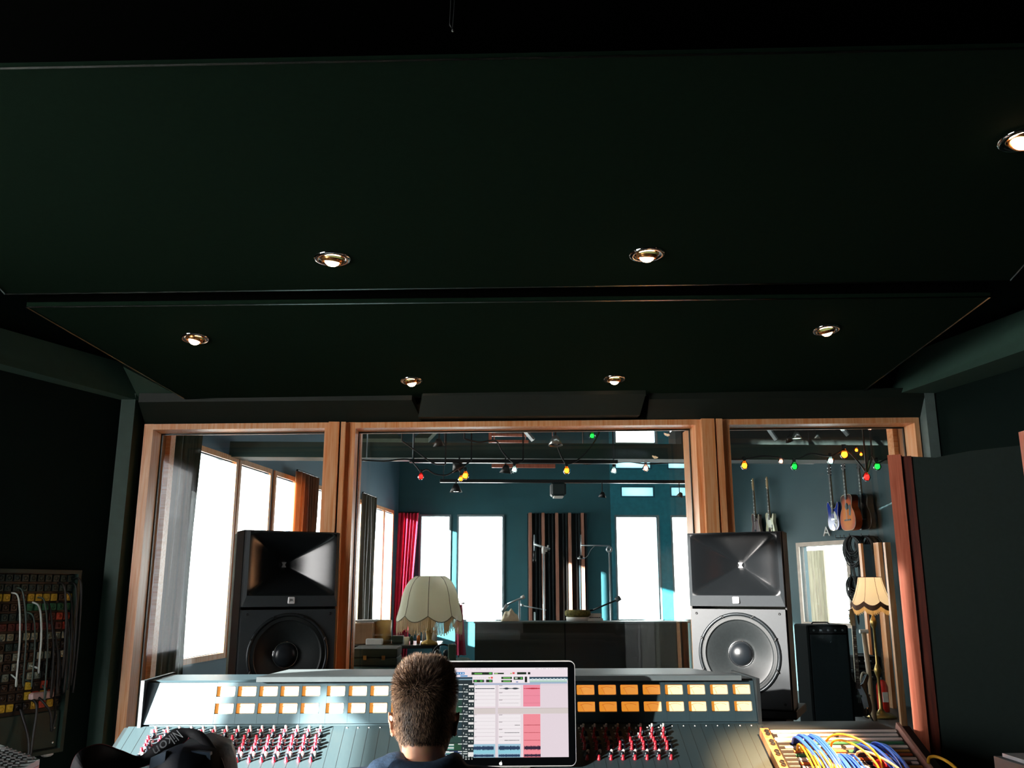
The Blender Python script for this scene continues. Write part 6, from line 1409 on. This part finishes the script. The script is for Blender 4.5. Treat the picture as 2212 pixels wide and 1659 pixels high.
MB().tube(smooth_path([a.lerp(q, .55) + Vector((-.02, -.03, .05)), a.lerp(q, .5) + Vector((-.09, -.03, .04)), a.lerp(q, .55) + Vector((-.12, -.03, -.06)), a.lerp(q, .62) + Vector((-.03, -.03, -.10))], 6), .012, 7).build('strap_loop', mat('beige_strap', '#b8b09c', .7), o, True)
c = atY(1905, 1540, 11.5); o = thing('fire_extinguisher', 'red fire extinguisher on the floor behind the lamp pole', 'extinguisher', (c.x + .03, 11.5, 0))
MB().lathe([(1e-4, 0), (.065, 0), (.07, .02), (.07, .30), (.05, .36), (.022, .38), (1e-4, .385)], (c.x + .03, 11.5, 0), 20).build('cylinder', mat('extinguisher_red', '#c8281e', .35), o, True); MB().bbox(c.x + .0, c.x + .07, 11.43, 11.44, .12, .24, .002).build('label_patch', m_white, o); MB().tube([(c.x + .03, 11.5, .38), (c.x + .03, 11.5, .42), (c.x - .04, 11.46, .43)], .012, 8).build('handle', m_plastic, o)
dr = sthing('door_1', 'half-open door with pine frame at the right of the live room', 'door', (atY(1900, 1300, 10.2).x, 10.2, 0)); zdt = atY(1905, 1172, 10.2).z
xd0, xd1 = atY(1893, 1172, 11.9).x, atY(1925, 1172, 10.2).x
MB().box(atY(1893, 1172, 11.85).x, atY(1901, 1172, 11.85).x, 11.8, 11.95, 0, atY(1895, 1172, 11.85).z).build('door_frame', m_pine, dr)
MB().box(atY(1907, 1172, 10.2).x, atY(1919, 1172, 10.2).x, 10.15, 10.2, 0, zdt).build('door_frame', m_pine, dr)
lf = atY(1870, 1240, 12.1); MB().box(atY(1868, 1240, 12.1).x, atY(1893, 1240, 12.1).x, 12.08, 12.12, 0, atY(1880, 1176, 12.1).z).build('door_leaf', mat('slate_door_paint', '#3e5a68', .5), dr)
MB().box(atY(1862, 1240, 12.1).x, atY(1867, 1240, 12.1).x, 12.06, 12.14, 0, atY(1880, 1174, 12.1).z).build('leaf_edge', m_pine, dr)

# ============================================================ OVERHEAD RIG
def hbeam(name, label, px0, px1, yt, yb, Y, m, depth=.12, cat='beam'):
    a, b = atY(px0, yt, Y), atY(px1, yt, Y); z0 = atY((px0 + px1) / 2, yb, Y).z; z1 = atY((px0 + px1) / 2, yt, Y).z
    bm = MB().bbox(a.x, b.x, Y, Y + depth, z0, z1, .004)
    if name != 'ceiling_beam':
        for x in (a.x + .04, b.x - .04): bm.tube([(x, Y + depth / 2, z1 - .002), (x, Y + depth / 2, LH)], .006, 5)
    o = bm.build(name, m); tag(o, label, cat); return o
a = atY(1100, 957, 8.5); b = atY(1100, 990, 8.5); bm = MB().box(-2.55, 6.0, 8.5, 8.75, b.z, a.z); struct('ceiling_beam', bm, m_beam, None, False, 'deep green beam crossing the live room below its ceiling', 'beam')
hbeam('lighting_track', 'black lighting track under the deep green beam', 884, 1335, 992, 1000, 8.45, m_satin, .05, 'track')
hbeam('lighting_track', 'second black lighting track farther back with small spotlights', 950, 1500, 1036, 1043, 9.9, m_satin, .05, 'track')
hbeam('lighting_track', 'thin pale cable tray at the left above the red bulb', 782, 900, 991, 995, 8.46, m_std, .05, 'track') 
hbeam('lighting_track', 'thin dark track crossing the right pane above the green bulb', 1555, 1760, 993, 1001, 9.6, m_satin, .05, 'track')
for i, (x0, x1, y0, y1, Y, mm, lb) in enumerate(((1060, 1140, 936, 942, 11.0, m_redwood, 'brown roof batten seen high above the centre pane'), (1060, 1142, 950, 956, 11.0, m_redwood, 'lower brown roof batten high above the centre pane'), (1062, 1200, 1002, 1010, 12.5, m_redwood, 'long brown batten behind the black lighting track'))):
    hbeam('roof_batten', lb, x0, x1, y0, y1, Y, mm, .05)
o = MB().box(atY(1059, 930, 11).x - .02, atY(1059, 930, 11).x + .02, 10.98, 11.02, atY(1059, 957, 11).z, LH).build('roof_hanger', m_redwood); tag(o, 'upright brown hanger holding the roof battens', 'beam')
# pale sloping roof panels in the upper left of the centre pane
a, b, c2, d2 = atY(745, 958, 10.5), atY(868, 958, 10.5), atY(835, 925, 12.0), atY(745, 925, 12.0); bm = MB(); u_ = Vector((0, 0, .06)); bm.hexa([a, b, c2, d2, a + u_, b + u_, c2 + u_, d2 + u_]); o = bm.build('roof_panel', mat('pale_sage_panel', '#7d8f7c', .6)); tag(o, 'pale sage sloping roof panel in the upper left of the centre pane', 'panel')
a, b, c2, d2 = atY(895, 957, 10.5), atY(925, 957, 10.5), atY(955, 925, 12.0), atY(925, 925, 12.0); bm = MB(); bm.hexa([a, b, c2, d2, a + u_, b + u_, c2 + u_, d2 + u_]); o = bm.build('roof_panel', mat('pale_sage_panel', '#7d8f7c')); tag(o, 'narrow slanting pale roof brace beside the sage panel', 'panel')
for (p0, p1, Y, lb) in (((1657, 922), (1677, 950), 10.0, 'pale metal strut slanting down at the left of the right pane'), ((1816, 922), (1832, 940), 10.0, 'short double metal strut near the top of the right pane'), ((1131, 926), (1152, 951), 10.0, 'thin pale strut by the ceiling clamp')):
    a, b = atY(p0[0], p0[1], Y), atY(p1[0], p1[1], Y); o = MB().tube([a + (a - b) * ((LH - a.z) / (a.z - b.z)), b], .028, 4).build('metal_strut', m_std); tag(o, lb, 'strut')
# spotlights
m_lens = mat('cool_lens_glow', '#e8fff4', .3, emit='#e8fff2', es=2.2)
def spot(label, px, py, Y, s, ang, on=True, can=m_plastic, ztop_=None):
    c = atY(px, py, Y); o = thing('spotlight', label, 'spotlight', c, group='live-room spotlights'); T = Matrix.Translation(c) @ Matrix.Rotation(ang[1], 4, 'Y') @ Matrix.Rotation(ang[0], 4, 'X')
    MB().lathe([(1e-4, s * 1.3), (s * .35, s * 1.3), (s * .55, s * .9), (s, 0), (s * .95, -.0), (s * .85, s * .15)], (0, 0, 0), 16, T).build('housing', can, o, True)
    MB().lathe([(s * .84, s * .12), (1e-4, s * .05)], (0, 0, 0), 14, T).build('lens', m_lens if on else m_chrome, o, True)
    t = c + Vector((0, 0, s * 1.1)); tk = {9.9: atY(1200, 1040, 9.9).z, 8.5: 2.74}.get(Y, LH); MB().tube([t, Vector((t.x, t.y, tk))], s * .14, 6).build('stem', m_satin, o); return o
spot('white-lipped spotlight hanging nearest the top left of the centre pane', 948, 964, 8.2, .055, (.2, -.1), True, m_plastic, .35)
spot('black spotlight can tipped towards the warm bulb', 992, 1014, 8.5, .07, (.3, -.5), False)
spot('black spotlight can next to the clear hanging bulb', 1092, 1022, 8.5, .06, (.1, .1), True)
spot('dark spotlight can hanging on the back track, left', 985, 1063, 9.9, .07, (0, 0), False)
spot('pale bell-shaped spotlight near the top centre of the centre pane', 1200, 962, 8.2, .07, (-.1, .0), False, m_alu, .35)
spot('small lit spotlight on the back track above the right window', 1301, 1074, 9.9, .045, (.2, .1), True, m_plastic, .16)
spot('small lit spotlight beside the pine post of the centre pane', 1468, 1073, 9.9, .04, (.2, .4), True, m_plastic, .18)
spot('pink-lit spotlight near the top of the right pane', 1706, 953, 8.2, .04, (.3, -.5), True, m_plastic, .3)
spot('white spotlight tube at the top of the right pane', 1721, 948, 8.2, .05, (0, 0), True, m_alu, .3)
spot('tiny white spotlight right of the tube at the top of the right pane', 1765, 947, 8.2, .03, (.1, 0), True, m_alu, .3)
c = atY(1206, 1062, 9.9); o = thing('hanging_projector', 'dark square hanging speaker with pale underside on the back track', 'speaker', c)
MB().bbox(c.x - .085, c.x + .085, 9.85, 10.05, c.z - .05, c.z + .10, .02).build('housing', mat('dark_teal_housing', '#14282a', .5), o); MB().bbox(c.x - .055, c.x + .055, 9.86, 10.0, c.z - .068, c.z - .05, .004).build('pale_underside', m_white, o); MB().tube([(c.x, 9.95, c.z + .1), (c.x, 9.95, atY(1206, 1038, 9.9).z)], .01, 6).build('mount', m_satin, o)
# festoon strands and bulbs
STR = []
def strand(label, pts, Y):
    P = [atY(x, y, Y) for x, y in pts]; e0, e1 = P[0].copy(), P[-1].copy(); e0.z = e1.z = LH
    o = MB().tube([e0] + smooth_path(P, 6) + [e1], .008, 6).build('festoon_cable', m_cable, None, True); tag(o, label, 'cable'); STR.extend([(p, o) for p in smooth_path(P, 8)])
strand('black festoon cable sagging across the upper centre pane', [(868, 952), (900, 975), (935, 1000), (962, 1003)], 8.4)
strand('pale-lit festoon cable with the red bulb', [(770, 993), (830, 996), (880, 992), (900, 1008), (908, 1018), (922, 1014), (940, 1024), (965, 1026), (985, 1014), (1003, 1005), (1018, 995)], 8.35)
strand('black festoon cable dropping to the clear bulb', [(1003, 948), (1035, 955), (1070, 952), (1085, 975), (1100, 992), (1114, 1001), (1130, 995)], 8.35)
strand('black festoon cable dropping from the pale spotlight to the amber bulb', [(1200, 950), (1208, 975), (1216, 992), (1226, 1002), (1250, 992), (1280, 960), (1300, 922)], 8.35)
strand('thin festoon cable crossing before the blue reflection panes', [(1260, 1003), (1320, 1000), (1360, 998), (1397, 1002), (1450, 1000), (1505, 1001)], 9.0)
strand('black festoon cable sagging across the right pane', [(1556, 992), (1608, 992), (1650, 985), (1716, 992), (1750, 980), (1794, 985), (1824, 972), (1843, 985), (1862, 1008), (1872, 1020), (1880, 1000), (1884, 985)], 8.3)
strand('short festoon cable from the red bulb to the green one at right', [(1872, 1020), (1876, 990), (1884, 985), (1895, 1000), (1925, 985)], 8.28)
bcol = {'red': ('#d04848', '#ff5a50'), 'amber': ('#d08a40', '#ffae58'), 'green': ('#38b860', '#60ff88'), 'clear': ('#d8ece4', '#f0fff8'), 'pink': ('#e0b09c', '#ffd0b8')}
def bulb(colr, px, py, Y, s, es, label):
    c = atY(px, py, Y); near_ = min((q for q, _ in STR), key=lambda q: (q - c - Vector((0, 0, s * 2.1))).length); o = thing('festoon_bulb', label, 'light bulb', c, group='festoon bulbs'); m = glass('%s_bulb_glass' % colr, lin(bcol[colr][0])[:3], 2.0); mg = mat('%s_filament_glow' % colr, '#ffffff', .4, emit=bcol[colr][1], es=es); MB().ball(c - Vector((0, 0, s * .1)), s * .66, 10, 8).build('glowing_core', mg, o, True)
    MB().lathe([(1e-4, -s * 1.1), (s * .55, -s), (s, -s * .3), (s * .95, s * .3), (s * .5, s * .95), (s * .4, s * 1.2)], c, 14).build('glass_bulb', m, o, True); MB().lathe([(s * .45, s * 1.1), (s * .48, s * 2.1), (1e-4, s * 2.15)], c, 10).build('socket', m_plastic, o, True)
    MB().tube([c + Vector((0, 0, s * 2.1)), near_], .005, 5).build('drop_cord', m_cable, o)
for a_ in (('red', 909, 1029, 8.35, .030, 5, 'red festoon bulb at the left of the centre pane'), ('amber', 1005, 1027, 8.35, .036, 10, 'bright amber bulb just under the black spotlight can'), ('amber', 995, 1034, 8.35, .026, 10, 'small warm bulb touching the bright amber one'), ('clear', 1111, 1014, 8.35, .030, 3, 'clear festoon bulb on the dark cable in the centre pane'), ('amber', 1224, 1016, 8.35, .034, 10, 'amber festoon bulb at the middle of the centre pane'), ('green', 1279, 941, 8.35, .030, 3, 'green bulb at the top of the centre pane'), ('clear', 1326, 1016, 9.0, .032, 3, 'clear bulb just left of the blue reflection panes'), ('pink', 1395, 1011, 9.0, .034, 6, 'pinkish bulb in front of the blue reflection panes'),
           ('amber', 1608, 1005, 8.3, .038, 6, 'amber bulb at the left of the right pane'), ('green', 1716, 1007, 8.3, .036, 3, 'green bulb at the middle of the right pane'), ('clear', 1794, 995, 8.3, .034, 5, 'clear bulb beside the blue guitar\'s headstock'), ('amber', 1824, 981, 8.3, .044, 10, 'brightest orange bulb above the blue guitar'), ('amber', 1850, 972, 8.3, .020, 8, 'small orange bulb imitating a reflection, upper right of the brightest one'), ('amber', 1860, 981, 8.3, .018, 8, 'smallest orange bulb near the sunburst guitar\'s headstock'), ('red', 1872, 1030, 8.3, .038, 4, 'red bulb right of the sunburst guitar\'s neck'), ('green', 1895, 1007, 8.3, .038, 3, 'green bulb nearest the right edge of the right pane'), ('pink', 1879, 925, 8.3, .022, 5, 'tiny pinkish bulb at the very top of the right pane'), ('pink', 1687, 996, 8.3, .026, 3, 'pinkish bulb between the amber and green ones of the right pane')):  # the two smallest amber bulbs stand for reflections in the glass
    bulb(*a_[:5], a_[5] * 1.6, a_[6])
# dark ceiling duct over the right pane
o = MB().tube([(3.4, 10.85, LH), (3.4, 10.85, atY(1750, 950, 10.6).z + .1)], .02, 6).bbox(2.4, 6.2, 10.6, 11.1, atY(1750, 985, 10.6).z, atY(1750, 950, 10.6).z + .2, .06).build('air_duct', mat('dark_duct', '#15211f', .6)); tag(o, 'dark air duct crossing behind the bulbs in the right pane', 'duct')
